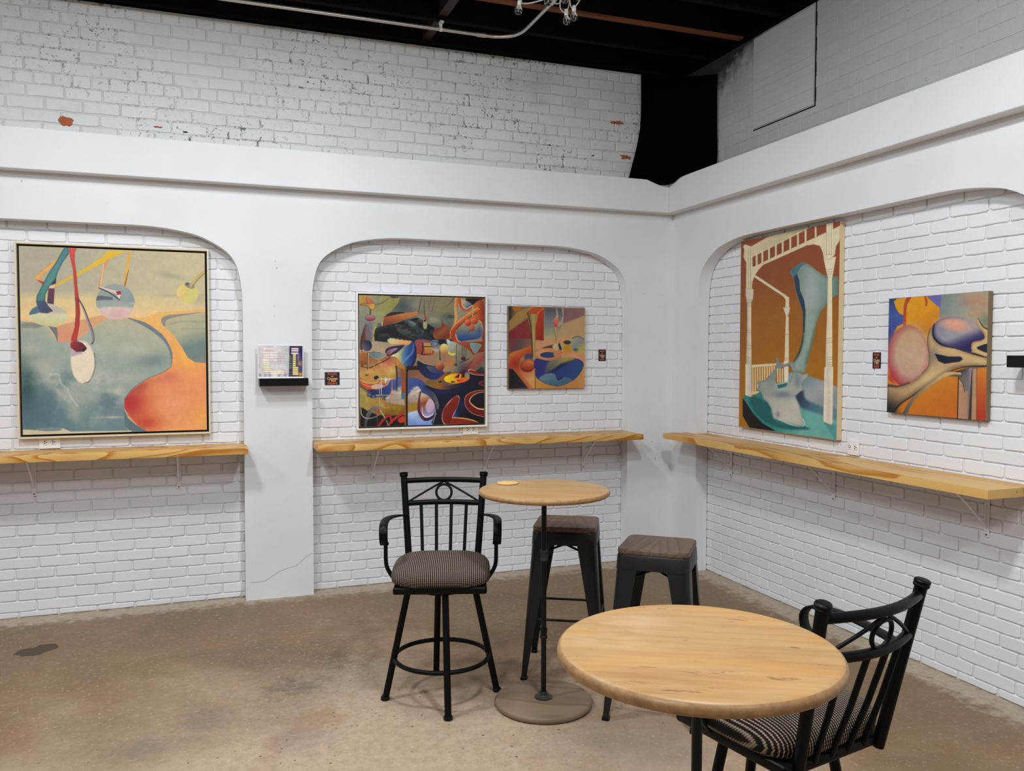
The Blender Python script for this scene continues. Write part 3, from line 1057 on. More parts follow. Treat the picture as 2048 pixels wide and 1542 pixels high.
# ---------------------------------------------------------------- tables
def pub_table(loc, h, r, lab, th=0.030, baser=0.223, big=False):
    t = thing('pub_table', lab, 'table', (loc[0], loc[1], 0), -0.5, 'round wooden pub tables on iron pipe')
    bm = bmesh.new()
    R = th / 2
    prof = [(0.0, h), (r - R * 1.1, h)]
    for k in range(1, 10):
        a = PI / 2 - PI * k / 10
        prof.append((r - R * 1.1 + R * 1.1 * math.cos(a), h - R + R * math.sin(a)))
    prof += [(r - R * 1.1, h - th), (0.0, h - th)]
    lathe(bm, prof, 72)
    top = obj('table_top', bm, TABLE, t, auto=1.2)
    top.data.materials.append(TABLE_EDGE)
    for p in top.data.polygons:
        if abs(p.normal.z) < 0.82:
            p.material_index = 1
    bm = bmesh.new()
    lathe(bm, [(0.0, h - th - 0.001), (0.045, h - th - 0.001), (0.045, h - th - 0.009), (0.022, h - th - 0.012), (0.018, h - th - 0.03), (0.0, h - th - 0.03)], 24)
    obj('top_flange', bm, IRON, t, auto=0.6)
    bm = bmesh.new()
    tube(bm, [(0, 0, 0.045), (0, 0, h - th - 0.02)], 0.0118, 16)
    obj('pole', bm, IRON, t, auto=0.8)
    for (za, zb) in ((0.305, 0.35), (0.66, 0.71))[:1 if big else 2]:
        bm = bmesh.new()
        lathe(bm, [(0.0118, za), (0.0165, za), (0.0175, za + 0.008), (0.0150, za + 0.012), (0.0150, zb - 0.012), (0.0175, zb - 0.008), (0.0165, zb), (0.0118, zb)], 18)
        obj('pipe_coupling', bm, IRON_G if za > 0.5 else IRON, t, auto=0.6)
    bm = bmesh.new()
    lathe(bm, [(0.0, 0.031), (0.040, 0.031), (0.041, 0.037), (0.024, 0.040), (0.018, 0.045), (0.017, 0.060), (0.0, 0.060)], 24)
    obj('floor_flange', bm, IRON_G, t, auto=0.6)
    bm = bmesh.new()
    prof = [(0.0, 0.031), (baser - 0.010, 0.031)]
    for k in range(1, 8):
        a = PI / 2 - PI * k / 8
        prof.append((baser - 0.012 + 0.012 * math.cos(a), 0.0165 + 0.0145 * math.sin(a)))
    prof += [(baser - 0.012, 0.001), (0.0, 0.001)]
    lathe(bm, prof, 64)
    obj('base_disc', bm, BASEWOOD, t, auto=1.2)
    return t


pub_table((-1.925, -2.110), 0.987, 0.2965, 'smaller round wooden pub table standing on a visible grey wood disc, beside the high armchair', 0.025)
pub_table((-2.334, -3.997), 0.954, 0.312, 'large round wooden pub table top nearest the viewer, in front of the right armchair', 0.033, big=True)
bm = bmesh.new()
lathe(bm, [(0.0, 0.0075), (0.047, 0.0075), (0.050, 0.006), (0.050, 0.002), (0.047, 0.0005), (0.0, 0.0005)], 32)
tag(obj('coaster', bm, m_wood('coaster_wood', s2l((222, 184, 122)), s2l((190, 144, 84)), 'x', 5, 0.3, 0.5, False), None, (-2.030, -1.915, 0.987), auto=0.7), 'thin round wooden coaster on the left of the smaller table top', 'coaster')


# ---------------------------------------------------------------- metal stools
def stool(loc, rz, lab):
    t = thing('metal_stool', lab, 'stool', (loc[0], loc[1], 0), rz, 'square backless metal stools with dark wood seats')
    H, ss, fs = 0.750, 0.156, 0.203

    def rsq(s, r, n=5):
        out = []
        for cx, cy, a0 in ((1, 1, 0), (-1, 1, 90), (-1, -1, 180), (1, -1, 270)):
            for k in range(n + 1):
                a = math.radians(a0 + 90 * k / n)
                out.append((cx * (s - r) + r * math.cos(a), cy * (s - r) + r * math.sin(a)))
        return out

    def loft(bm, layers, cap=True):
        rings = [[bm.verts.new((x, y, z)) for x, y in pts] for z, pts in layers]
        for A, B in zip(rings, rings[1:]):
            n = len(A)
            for k in range(n):
                bm.faces.new((A[k], A[(k + 1) % n], B[(k + 1) % n], B[k]))
        if cap:
            bm.faces.new(rings[0])
            bm.faces.new(rings[-1][::-1])
    bm = bmesh.new()
    loft(bm, [(H, rsq(ss - 0.005, 0.036)), (H - 0.002, rsq(ss - 0.002, 0.038)), (H - 0.006, rsq(ss, 0.040)), (H - 0.020, rsq(ss, 0.040)), (H - 0.024, rsq(ss - 0.003, 0.038))])
    obj('seat', bm, SEATWOOD, t, auto=0.5)
    # pressed steel apron under the seat
    z_a, z_b = H - 0.0245, H - 0.088

    def half(z):
        return ss - 0.004 + (fs - ss + 0.004) * (H - z) / H
    bm = bmesh.new()
    N_ = 5
    lay = []
    for z in (z_a, z_a - 0.008, z_b + 0.01, z_b):
        lay.append((z, rsq(half(z) + (0.003 if z < z_a - 0.004 else 0), 0.038, N_)))
    loft(bm, lay, cap=False)
    inner = [(z, rsq(half(z) - 0.003, 0.035, N_)) for z in (z_b, z_a)]
    loft(bm, inner, cap=False)
    bm.verts.ensure_lookup_table()
    obj('apron', bm, GUNMETAL, t, auto=0.6)
    # folded sheet legs, wide at the top and narrow at the foot
    for sx_, sy_ in ((1, 1), (-1, 1), (-1, -1), (1, -1)):
        bm = bmesh.new()
        rings = []
        for z in (H - 0.055, 0.60, 0.45, 0.30, 0.16, 0.05, 0.012):
            hf = half(z) + 0.0005
            f = (z / H)
            w = 0.026 + 0.076 * min(1.0, f * 1.0) ** 1.1
            r_ = 0.036 * (0.35 + 0.65 * f)
            r_ = min(r_, w * 0.6)
            th_ = 0.0045
            prof = [(hf, hf - w)]
            for k in range(5):
                a = math.radians(90 * k / 4)
                prof.append((hf - r_ + r_ * math.cos(a), hf - r_ + r_ * math.sin(a)))
            prof.append((hf - w, hf))
            prof.append((hf - w, hf - th_))
            for k in range(4, -1, -1):
                a = math.radians(90 * k / 4)
                prof.append((hf - r_ + (r_ - th_) * math.cos(a), hf - r_ + (r_ - th_) * math.sin(a)))
            prof.append((hf - th_, hf - w))
            rings.append([bm.verts.new((x * sx_, y * sy_, z)) for x, y in prof])
        for A, B in zip(rings, rings[1:]):
            n = len(A)
            for k in range(n):
                bm.faces.new((A[k], A[(k + 1) % n], B[(k + 1) % n], B[k]))
        bm.faces.new(rings[0])
        bm.faces.new(rings[-1][::-1])
        lg = obj('leg', bm, GUNMETAL, t, auto=0.6)
        bm = bmesh.new()
        hf = half(0.0)
        box(bm, (min((hf - 0.030) * sx_, (hf + 0.002) * sx_), min((hf - 0.030) * sy_, (hf + 0.002) * sy_), 0.0), (max((hf - 0.030) * sx_, (hf + 0.002) * sx_), max((hf - 0.030) * sy_, (hf + 0.002) * sy_), 0.016), 0.003, 2)
        obj('rubber_foot', bm, IRON, lg)
    for a in (0, 1):
        bm = bmesh.new()
        hf = half(0.64) - 0.008
        s_ = 1 if a else -1
        tube(bm, [(-hf, -hf * s_, 0.606), (0, 0, 0.636 if a else 0.630), (hf, hf * s_, 0.606)], 0.005, 6, flat=(0.018, 0.005, (s_, -1, 0)))
        obj('cross_brace', bm, IRON, t)
    hf = half(0.295)
    for k in range(4):
        bm = bmesh.new()
        a = k * PI / 2
        p = lambda u, v: (u * math.cos(a) - v * math.sin(a), u * math.sin(a) + v * math.cos(a), 0.298)
        tube(bm, [p(-hf + 0.02, -hf + 0.006), p(hf - 0.02, -hf + 0.006)], 0.006, 10)
        obj('footrest_bar', bm, IRON, t, auto=0.8)
    return t


stool((-1.649, -1.741), -0.514, 'dark metal stool with a wood seat directly behind the pole of the smaller table')
stool((-1.464, -2.327), -0.688, 'dark metal stool with grained brown wood seat, just beyond the large table top')


# ---------------------------------------------------------------- swivel armchairs
def armchair(loc, rz, leg_rot, lab):
    t = thing('bar_armchair', lab, 'chair', (loc[0], loc[1], 0), rz, 'black metal swivel bar armchairs')
    ZF = 0.562
    # cushion
    bm = bmesh.new()
    def sup(a, w, d, e=4.2):
        c, s = math.cos(a), math.sin(a)
        return (w * math.copysign(abs(c) ** (2 / e), c), d * math.copysign(abs(s) ** (2 / e), s))
    lay = []
    for (z, k) in ((ZF + 0.001, 0.93), (ZF + 0.012, 0.985), (ZF + 0.030, 1.0), (ZF + 0.048, 0.985), (ZF + 0.064, 0.93), (ZF + 0.078, 0.83), (ZF + 0.088, 0.68), (ZF + 0.094, 0.48), (ZF + 0.097, 0.25)):
        lay.append([bm.verts.new((*sup(2 * PI * i / 64, 0.226 * k, 0.212 * k), z)) for i in range(64)])
    for A, B in zip(lay, lay[1:]):
        for i in range(64):
            bm.faces.new((A[i], A[(i + 1) % 64], B[(i + 1) % 64], B[i]))
    ctr_ = bm.verts.new((0, 0, ZF + 0.098))
    for i in range(64):
        bm.faces.new((lay[-1][i], lay[-1][(i + 1) % 64], ctr_))
    bm.faces.new(lay[0][::-1])
    obj('seat_cushion', bm, FABRIC, t, smooth=True)
    # frame under the cushion
    bm = bmesh.new()
    box(bm, (-0.208, -0.208, ZF - 0.030), (0.208, 0.196, ZF + 0.002), 0.010, 3)
    obj('seat_frame', bm, BLACKMETAL, t, auto=0.5)
    bm = bmesh.new()
    lathe(bm, [(0.0, ZF - 0.0300), (0.15, ZF - 0.0300), (0.15, ZF - 0.036), (0.10, ZF - 0.044), (0.10, ZF - 0.062), (0.0, ZF - 0.062)], 32)
    obj('swivel_plate', bm, BLACKMETAL, t, auto=0.5)

    zt, xb, xt, yb, yt = 0.990, 0.166, 0.199, 0.212, 0.301

    def post(s, z):
        k = (z - ZF) / (0.998 - ZF)
        return Vector((s * (xb + (xt - xb) * k), -(yb + (yt - yb) * k), z))
    for s in (-1, 1):
        bm = bmesh.new()
        tube(bm, [post(s, ZF - 0.034), post(s, zt)], 0.0165, 16)
        p = obj('back_post', bm, BLACKMETAL, t, auto=0.8)
        bm = bmesh.new()
        lathe(bm, [(0.0, -0.006), (0.0165, -0.006), (0.0205, -0.002), (0.0215, 0.003), (0.0195, 0.006), (0.0215, 0.009), (0.0215, 0.0135), (0.0185, 0.0165), (0.012, 0.0175), (0.0, 0.0180)], 24)
        d = (post(s, 1) - post(s, 0.5)).normalized()
        q = d.to_track_quat('Z', 'Y')
        for v in bm.verts:
            v.co = q @ v.co + post(s, zt)
        obj('cap', bm, BLACKMETAL, p, auto=0.7)

    def rail_pt(f, z, bow=0.042):
        a, b = post(-1, z), post(1, z)
        p = a.lerp(b, f)
        return Vector((p.x, p.y - bow * math.sin(PI * f), p.z))
    for z, r in ((0.964, 0.0135), (0.855, 0.0135)):
        bm = bmesh.new()
        tube(bm, [rail_pt(i / 14, z) for i in range(15)], r, 12)
        obj('back_rail', bm, BLACKMETAL, t, auto=0.8)
    # triangle and ring between the rails
    for s in (0, 1):
        bm = bmesh.new()
        ps = []
        for i in range(9):
            f = i / 8
            ff = (0.055 + (0.5 - 0.055) * f) if s == 0 else (0.945 - (0.945 - 0.5) * f)
            z = 0.866 + (0.956 - 0.866) * f
            ps.append(rail_pt(ff, z))
        tube(bm, ps, 0.0055, 8)
        obj('back_diagonal', bm, BLACKMETAL, t, auto=0.8)
    bm = bmesh.new()
    ps = []
    for i in range(32):
        a = 2 * PI * i / 32
        f = 0.5 + 0.0385 * math.cos(a) / 0.386
        z = 0.9015 + 0.0385 * math.sin(a)
        q = rail_pt(f, z)
        ps.append(q)
    tube(bm, ps, 0.0062, 8, closed=True)
    obj('back_ring', bm, BLACKMETAL, t, auto=0.9)
    for f in (0.2, 0.4, 0.6, 0.8):
        bm = bmesh.new()
        tube(bm, [rail_pt(f, ZF - 0.012, 0.0) + Vector((0, 0.006, 0)), rail_pt(f, 0.70, 0.022), rail_pt(f, 0.850)], 0.0085, 10)
        obj('back_slat', bm, BLACKMETAL, t, auto=0.8)
    # arms
    for s in (-1, 1):
        a0 = post(s, 0.800)
        bm = bmesh.new()
        ctrl = [a0 + Vector((s * 0.004, 0.010, 0)), (s * 0.222, -0.215, 0.806), (s * 0.248, -0.13, 0.815), (s * 0.258, -0.03, 0.824), (s * 0.258, 0.055, 0.826), (s * 0.257, 0.098, 0.818), (s * 0.256, 0.120, 0.792), (s * 0.255, 0.117, 0.760), (s * 0.254, 0.098, 0.737), (s * 0.254, 0.076, 0.738)]
        tube(bm, smooth_pts(ctrl, 6), 0.01, 8, flat=(0.038, 0.009, (1, 0, 0)))
        obj('armrest', bm, BLACKMETAL, t, auto=0.8)
        bm = bmesh.new()
        ctrl = [(s * 0.252, 0.050, 0.820), (s * 0.252, 0.055, 0.74), (s * 0.251, 0.058, 0.655), (s * 0.244, 0.058, 0.618), (s * 0.222, 0.058, 0.580), (s * 0.196, 0.058, ZF - 0.014)]
        tube(bm, smooth_pts(ctrl, 6), 0.0095, 10)
        obj('arm_support', bm, BLACKMETAL, t, auto=0.8)
    # legs
    rt_ = lambda z: 0.150 + (0.262 - 0.150) * (1 - z / 0.53)
    for k in range(4):
        a = math.radians(leg_rot + 90 * k)
        ca, sa = math.cos(a), math.sin(a)
        bm = bmesh.new()
        tube(bm, [(rt_(z) * ca, rt_(z) * sa, z) for z in (0.532, 0.012)], 0.0155, 14)
        lg = obj('leg', bm, BLACKMETAL, t, auto=0.8)
        bm = bmesh.new()
        lathe(bm, [(0.0, 0.0), (0.0185, 0.0), (0.0205, 0.004), (0.0205, 0.012), (0.018, 0.018), (0.0, 0.018)], 18, (rt_(0.0) * ca, rt_(0.0) * sa, 0))
        obj('foot_glide', bm, IRON, lg, auto=0.6)
    bm = bmesh.new()
    R_ = rt_(0.19) - 0.004
    tube(bm, [(R_ * math.cos(2 * PI * i / 48), R_ * math.sin(2 * PI * i / 48), 0.19) for i in range(48)], 0.0105, 10, closed=True)
    obj('foot_ring', bm, BLACKMETAL, t, auto=0.9)
    return t


FABRIC = m_fabric()
armchair((-2.336, -1.86), 2.836, 98.25, 'black metal bar armchair with striped cushion facing the viewer, beside the smaller table')
armchair((-1.838, -3.641), 0.198, 63.7, 'black metal bar armchair with woven seat seen from behind, tucked at the large table')

# bit of straw and a dark stain on the floor
bm = bmesh.new()
rr2 = random.Random(5)
ring = []
for k in range(18):
    a = 2 * PI * k / 18
    f = rr2.uniform(0.75, 1.15)
    ring.append((-4.225 + 0.095 * f * math.cos(a) + 0.02 * math.sin(a), -0.555 + 0.085 * f * math.sin(a), 0.0))
extrude_poly(bm, ring, (0, 0, 0.0012))
tag(obj('floor_stain', bm, STAIN), 'dark grey stain on the floor near the left wall', 'stain')


# ---------------------------------------------------------------- pictures
# Each canvas is a finely divided flat sheet; the paint colour of every vertex is worked out from drawn shapes.
def vnoise(X, Y, s, seed, octs=4):
    rs_ = np.random.RandomState(seed)
    tot = np.zeros_like(X)
    amp, norm = 1.0, 0.0
    for o in range(octs):
        g = rs_.rand(64, 64)
        x = X / s * (2 ** o) + o * 7.3
        y = Y / s * (2 ** o) + o * 3.1
        xi, yi = np.floor(x).astype(int), np.floor(y).astype(int)
        fx, fy = x - xi, y - yi
        fx, fy = fx * fx * (3 - 2 * fx), fy * fy * (3 - 2 * fy)
        a, b = g[yi % 64, xi % 64], g[yi % 64, (xi + 1) % 64]
        c, d = g[(yi + 1) % 64, xi % 64], g[(yi + 1) % 64, (xi + 1) % 64]
        tot += amp * ((a * (1 - fx) + b * fx) * (1 - fy) + (c * (1 - fx) + d * fx) * fy)
        norm += amp
        amp *= 0.55
    return tot / norm


def homog(src, dst):
    A, b = [], []
    for (x, y), (u, v) in zip(src, dst):
        A.append([x, y, 1, 0, 0, 0, -u * x, -u * y]); b.append(u)
        A.append([0, 0, 0, x, y, 1, -v * x, -v * y]); b.append(v)
    h = np.linalg.solve(np.array(A, float), np.array(b, float))
    return np.append(h, 1).reshape(3, 3)


class Art:
    """drawing units are those of a tracing sheet; quad = where the canvas corners lie on it (TL,TR,BR,BL)"""
    def __init__(s, quad, nu, nv, bg, unit=4.0):
        s.nu, s.nv = nu, nv
        H = homog([(0, 0), (1, 0), (1, 1), (0, 1)], quad)
        U, V = np.meshgrid(np.linspace(0, 1, nu), np.linspace(0, 1, nv))
        Q = np.stack([U.ravel(), V.ravel(), np.ones(nu * nv)]).T @ H.T
        s.X, s.Y = Q[:, 0] / Q[:, 2], Q[:, 1] / Q[:, 2]
        s.C = np.tile(np.array(bg, float), (nu * nv, 1))
        s.u = unit

    def lin(s, *st):
        """colour stops (x, y, colour) laid along the line from the first to the last"""
        p0, p1 = np.array(st[0][:2], float), np.array(st[-1][:2], float)
        d = p1 - p0
        L2 = d @ d
        t = ((s.X - p0[0]) * d[0] + (s.Y - p0[1]) * d[1]) / L2
        ts = [((np.array(q[:2], float) - p0) @ d) / L2 for q in st]
        return np.stack([np.interp(t, ts, [q[2][k] for q in st]) for k in range(3)], 1)

    def put(s, idx, a, col):
        a = np.clip(a, 0, 1)[:, None]
        c = col[idx] if isinstance(col, np.ndarray) and col.ndim == 2 else np.array(col, float)
        s.C[idx] = s.C[idx] * (1 - a) + c * a

    def fill(s, pts, col, soft=1.0, k=1.0, sm=True, rim=None, rimw=0, rimk=0.8, lit=None, litdir=None):
        P_ = np.array(pts, float)
        if sm:
            v = smooth_pts([(x, y, 0) for x, y in pts], 4, closed=True)
            P_ = np.array([(q.x, q.y) for q in v])
        w = s.u * soft
        pad = w + 1
        idx = np.where((s.X > P_[:, 0].min() - pad) & (s.X < P_[:, 0].max() + pad) & (s.Y > P_[:, 1].min() - pad) & (s.Y < P_[:, 1].max() + pad))[0]
        if len(idx) == 0:
            return
        x, y = s.X[idx], s.Y[idx]
        ins = np.zeros(len(idx), bool)
        dm = np.full(len(idx), 1e18)
        n = len(P_)
        for i in range(n):
            ax, ay = P_[i]
            bx, by = P_[(i + 1) % n]
            ex, ey = bx - ax, by - ay
            L2 = ex * ex + ey * ey + 1e-9
            t = np.clip(((x - ax) * ex + (y - ay) * ey) / L2, 0, 1)
            dx, dy = x - ax - t * ex, y - ay - t * ey
            dm = np.minimum(dm, dx * dx + dy * dy)
            cr = (ay > y) != (by > y)
            ins ^= cr & (x < ex * (y - ay) / (ey if abs(ey) > 1e-9 else 1e-9) + ax)
        sd = np.sqrt(dm) * np.where(ins, -1, 1)
        s.put(idx, k * np.clip(0.5 - sd / w, 0, 1), col)
        if rim is not None:
            a = np.clip(0.5 - sd / w, 0, 1) * np.clip(1 + sd / rimw, 0, 1) ** 1.5 * rimk
            if litdir is not None:
                cx, cy = P_[:, 0].mean(), P_[:, 1].mean()
                g = ((x - cx) * litdir[0] + (y - cy) * litdir[1])
                a = a * np.clip(0.5 + g / (np.abs(g).max() + 1e-6), 0, 1)
            s.put(idx, a, rim)

    def ell(s, cx, cy, rx, ry, col, rot=0, **kw):
        c_, s_ = math.cos(math.radians(rot)), math.sin(math.radians(rot))
        pts = [(cx + rx * math.cos(a) * c_ - ry * math.sin(a) * s_, cy + rx * math.cos(a) * s_ + ry * math.sin(a) * c_) for a in [2 * PI * i / 40 for i in range(40)]]
        s.fill(pts, col, sm=False, **kw)

    def blob(s, cx, cy, rx, ry, col, k=1.0, rot=0):
        c_, s_ = math.cos(math.radians(rot)), math.sin(math.radians(rot))
        dx, dy = s.X - cx, s.Y - cy
        u, v = (dx * c_ + dy * s_) / rx, (-dx * s_ + dy * c_) / ry
        a = k * np.exp(-(u * u + v * v) * 1.4)
        idx = np.where(a > 0.01)[0]
        s.put(idx, a[idx], col)

    def stroke(s, pts, w, col, soft=1.0, k=1.0, sm=True):
        if sm and len(pts) > 2:
            v = smooth_pts([(x, y, 0) for x, y in pts], 6)
            P_ = np.array([(q.x, q.y) for q in v])
        else:
            P_ = np.array(pts, float)
        n = len(P_)
        if isinstance(w, (int, float)):
            W_ = np.full(n, float(w))
        else:
            W_ = np.interp(np.linspace(0, 1, n), np.linspace(0, 1, len(w)), w)
        wm = W_.max() + s.u * soft
        idx = np.where((s.X > P_[:, 0].min() - wm) & (s.X < P_[:, 0].max() + wm) & (s.Y > P_[:, 1].min() - wm) & (s.Y < P_[:, 1].max() + wm))[0]
        x, y = s.X[idx], s.Y[idx]
        best = np.full(len(idx), 1e9)
        for i in range(n - 1):
            ax, ay = P_[i]
            ex, ey = P_[i + 1] - P_[i]
            t = np.clip(((x - ax) * ex + (y - ay) * ey) / (ex * ex + ey * ey + 1e-9), 0, 1)
            d = np.hypot(x - ax - t * ex, y - ay - t * ey) - (W_[i] * (1 - t) + W_[i + 1] * t) / 2
            best = np.minimum(best, d)
        s.put(idx, k * np.clip(0.5 - best / (s.u * soft), 0, 1), col)

    def clip(s, pts, draw, soft=1.0, sm=False):
        """draw() is kept only inside pts"""
        snap = s.C.copy()
        s.C[:] = 0
        s.fill(pts, (255, 255, 255), soft=soft, sm=sm)
        m = s.C[:, :1] / 255.0
        s.C = snap.copy()
        draw()
        s.C = snap * (1 - m) + s.C * m

    def clouds(s, poly_k, col, scale, seed, lo=0.45, hi=0.7, k=0.7, stretch=1.0):
        nz = vnoise(s.X, s.Y * stretch, scale, seed)
        a = np.clip((nz - lo) / (hi - lo), 0, 1) * k * poly_k
        s.put(np.arange(len(s.X)), a, col)

    def zone(s, cx, cy, rx, ry):
        return np.clip(1.3 - np.hypot((s.X - cx) / rx, (s.Y - cy) / ry), 0, 1)

    def build(s, name, w, h, parent, gain=0.76, rough=0.5, wob=0.012, seed=1, contrast=1.0, brush=0.10):
        """flat sheet in the local XZ plane, facing -Y, centred"""
        nu, nv = s.nu, s.nv
        U, V = np.meshgrid(np.linspace(-w / 2, w / 2, nu), np.linspace(h / 2, -h / 2, nv))
        co = np.stack([U.ravel(), np.zeros(nu * nv), V.ravel()], 1).astype(np.float32)
        me = bpy.data.meshes.new(name)
        me.vertices.add(nu * nv)
        me.vertices.foreach_set('co', co.ravel())
        i = np.arange((nv - 1) * (nu - 1))
        r, c = i // (nu - 1), i % (nu - 1)
        a = r * nu + c
        F = np.stack([a, a + nu, a + nu + 1, a + 1], 1).astype(np.int32)
        nF = len(F)
        me.loops.add(nF * 4)
        me.loops.foreach_set('vertex_index', F.ravel())
        me.polygons.add(nF)
        me.polygons.foreach_set('loop_start', np.arange(0, nF * 4, 4, dtype=np.int32))
        me.update()
        C = np.clip(s.C / 255.0, 0, 1)
        gm = C @ np.array([0.3, 0.59, 0.11])
        C = gm[:, None] + (C - gm[:, None]) * 0.93
        C = C ** contrast
        bn = vnoise(s.X, s.Y, 46 * s.u / 4, 77, 4) + 0.5 * vnoise(s.X, s.Y, 15 * s.u / 4, 5, 3)
        C = C * (1 + brush * (bn[:, None] - bn.mean()) * 2)
        C = C * (1 + wob * (np.random.RandomState(seed).rand(len(C), 1) - 0.5) * 2)
        L = np.where(C <= 0.04045, C / 12.92, ((C + 0.055) / 1.055) ** 2.4) / gain
        L = np.clip(L, 0, 0.92)
        att = me.color_attributes.new('paint', 'FLOAT_COLOR', 'POINT')
        att.data.foreach_set('color', np.concatenate([L, np.ones((len(L), 1))], 1).astype(np.float32).ravel())
        m = mat('painting_' + name, (0.5, 0.5, 0.5), rough, spec=0.35)
        t = NT(m)
        an = t.nt.nodes.new('ShaderNodeAttribute')
        an.attribute_name = 'paint'
        t.link(an.outputs['Color'], t.b.inputs['Base Color'])
        t.bump(t.noise(t.coord('Object'), 260, 2), 0.08, 0.001)
        me.materials.append(m)
        o = bpy.data.objects.new(name, me)
        COL.objects.link(o)
        o.parent = parent
        return o


def art_big():
    A = Art([(122, 127), (1425, 185), (1425, 1420), (135, 1450)], 330, 352, (166, 158, 132), 3.6)
    A.C = A.lin((300, 130, (160, 156, 130)), (300, 440, (168, 160, 136)), (300, 500, (206, 182, 128)), (300, 620, (222, 184, 126)), (300, 760, (206, 160, 110)))
    rgt = np.clip((A.X - 500) / 800, 0, 1) * np.clip((620 - A.Y) / 120, 0, 1)
    A.put(np.arange(len(A.X)), rgt * 0.75, (192, 176, 132))
    A.blob(1180, 340, 120, 22, (140, 142, 122), 0.6, 12)
    A.blob(1180, 480, 90, 12, (146, 146, 126), 0.6)
    A.blob(1390, 500, 60, 60, (150, 150, 128), 0.5)
    A.fill([(385, 690), (700, 612), (760, 640), (620, 720), (540, 805), (385, 802)], A.lin((500, 620, (204, 150, 104)), (440, 800, (208, 136, 106))), sm=False)
    A.fill([(120, 650), (190, 662), (310, 690), (385, 802), (480, 802), (560, 760), (640, 700), (740, 640), (880, 636), (1010, 690), (1110, 760), (1165, 830), (1188, 900), (1185, 975), (1120, 1020), (1000, 1070), (900, 1140), (850, 1210), (848, 1380), (880, 1430), (120, 1470)],
           A.lin((620, 640, (168, 164, 136)), (600, 850, (148, 160, 144)), (520, 1100, (132, 148, 142)), (480, 1300, (106, 132, 136)), (470, 1440, (92, 122, 130))), sm=False)
    A.blob(160, 1120, 130, 260, (44, 78, 78), 0.9)
    A.blob(300, 1330, 200, 110, (70, 104, 116), 0.6)
    A.blob(1050, 930, 150, 60, (98, 116, 120), 0.7)
    A.blob(760, 1280, 120, 80, (92, 116, 128), 0.7)
    for x, y, rx, ry, k in ((190, 850, 90, 60, .6), (260, 960, 110, 60, .6), (350, 1060, 90, 90, .55), (300, 1000, 60, 50, .6), (540, 1180, 160, 70, .45), (800, 1150, 70, 40, .8), (930, 860, 160, 60, .5), (500, 1280, 60, 80, .5), (650, 1020, 130, 70, .4), (870, 1060, 120, 50, .5), (760, 1330, 120, 10, .7), (400, 1140, 60, 30, .7)):
        A.blob(x, y, rx, ry, (182, 178, 158), k)
    A.clouds(A.zone(560, 1100, 420, 300) * (A.X < 860 + 0 * A.Y), (178, 180, 166), 120, 4, 0.5, 0.72, 0.55)
    A.clouds(A.zone(500, 1200, 420, 230) * (A.X < 840), (64, 96, 108), 150, 9, 0.52, 0.75, 0.6)
    A.stroke([(330, 1030), (390, 1030), (405, 1090), (450, 1130), (470, 1180), (520, 1250)], [10, 8], (196, 196, 176), 4, .6)
    A.fill([(130, 672), (200, 660), (300, 686), (240, 704), (135, 700)], (126, 128, 118), sm=False, soft=3)
    A.fill([(318, 688), (385, 700), (387, 808), (362, 745)], (104, 112, 116), sm=False)
    # orange land
    LAND = [(880, 628), (1000, 632), (1090, 596), (1425, 575), (1425, 600), (1240, 606), (1150, 622), (1118, 648), (1136, 690), (1205, 760), (1262, 850), (1295, 915), (1350, 948), (1440, 955), (1440, 1430), (1010, 1430), (940, 1390), (880, 1320), (848, 1262), (850, 1205), (900, 1140), (1000, 1070), (1120, 1020), (1180, 975), (1190, 900), (1168, 830), (1110, 752), (1010, 686)]
    A.fill(LAND, A.lin((1100, 600, (214, 172, 92)), (1180, 800, (224, 158, 84)), (1230, 960, (226, 150, 80)), (1240, 1180, (226, 138, 84)), (1300, 1420, (222, 150, 90))), sm=False)
    def land_tones():
        A.blob(1060, 650, 90, 50, (228, 160, 84), 0.7)
        A.blob(1280, 900, 50, 110, (236, 168, 60), 0.8, -25)
        A.blob(1150, 1060, 110, 70, (206, 108, 82), 0.9)
        A.blob(890, 1230, 150, 150, (178, 46, 42), 1.0)
        A.blob(1000, 1370, 130, 70, (190, 62, 44), 0.85)
        A.blob(960, 1120, 100, 50, (170, 70, 62), 0.8, -30)
        A.blob(1190, 1230, 90, 120, (224, 146, 108), 0.6)
        A.blob(1400, 1330, 90, 90, (230, 156, 70), 0.7)
    A.clip(LAND, land_tones)
    A.stroke([(880, 634), (1000, 682), (1105, 756), (1160, 826), (1183, 895), (1183, 968)], [6, 28, 26, 18, 16, 4], (104, 116, 124))
    A.stroke([(850, 1205), (900, 1138), (1000, 1068), (1120, 1018), (1186, 972)], 3.5, (90, 90, 96))
    A.fill([(846, 1275), (872, 1335), (930, 1385), (1015, 1432), (890, 1432), (848, 1385)], (84, 110, 116), sm=False)
    # bay on the right
    A.fill([(1120, 650), (1150, 620), (1240, 606), (1425, 592), (1440, 955), (1350, 948), (1298, 915), (1262, 850), (1205, 760), (1136, 690)],
           A.lin((1280, 600, (176, 166, 130)), (1290, 740, (160, 160, 128)), (1340, 840, (102, 122, 120)), (1380, 950, (116, 126, 116))), sm=False)
    A.stroke([(1180, 675), (1280, 662), (1420, 665)], 8, (134, 140, 122), 4, .7)
    A.stroke([(1260, 712), (1420, 712)], 8, (140, 142, 122), 4, .7)
    A.stroke([(1136, 690), (1132, 650), (1180, 626), (1270, 614), (1400, 596)], [14, 34, 26, 14, 6], (132, 126, 116))
    A.stroke([(1190, 612), (1420, 590)], [4, 12], (220, 156, 110))
    # bottom shore
    A.fill([(130, 1412), (230, 1418), (330, 1400), (420, 1408), (470, 1428), (900, 1424), (880, 1450), (130, 1470)], (196, 184, 152), sm=False)
    A.ell(318, 1414, 92, 12, (112, 130, 132))
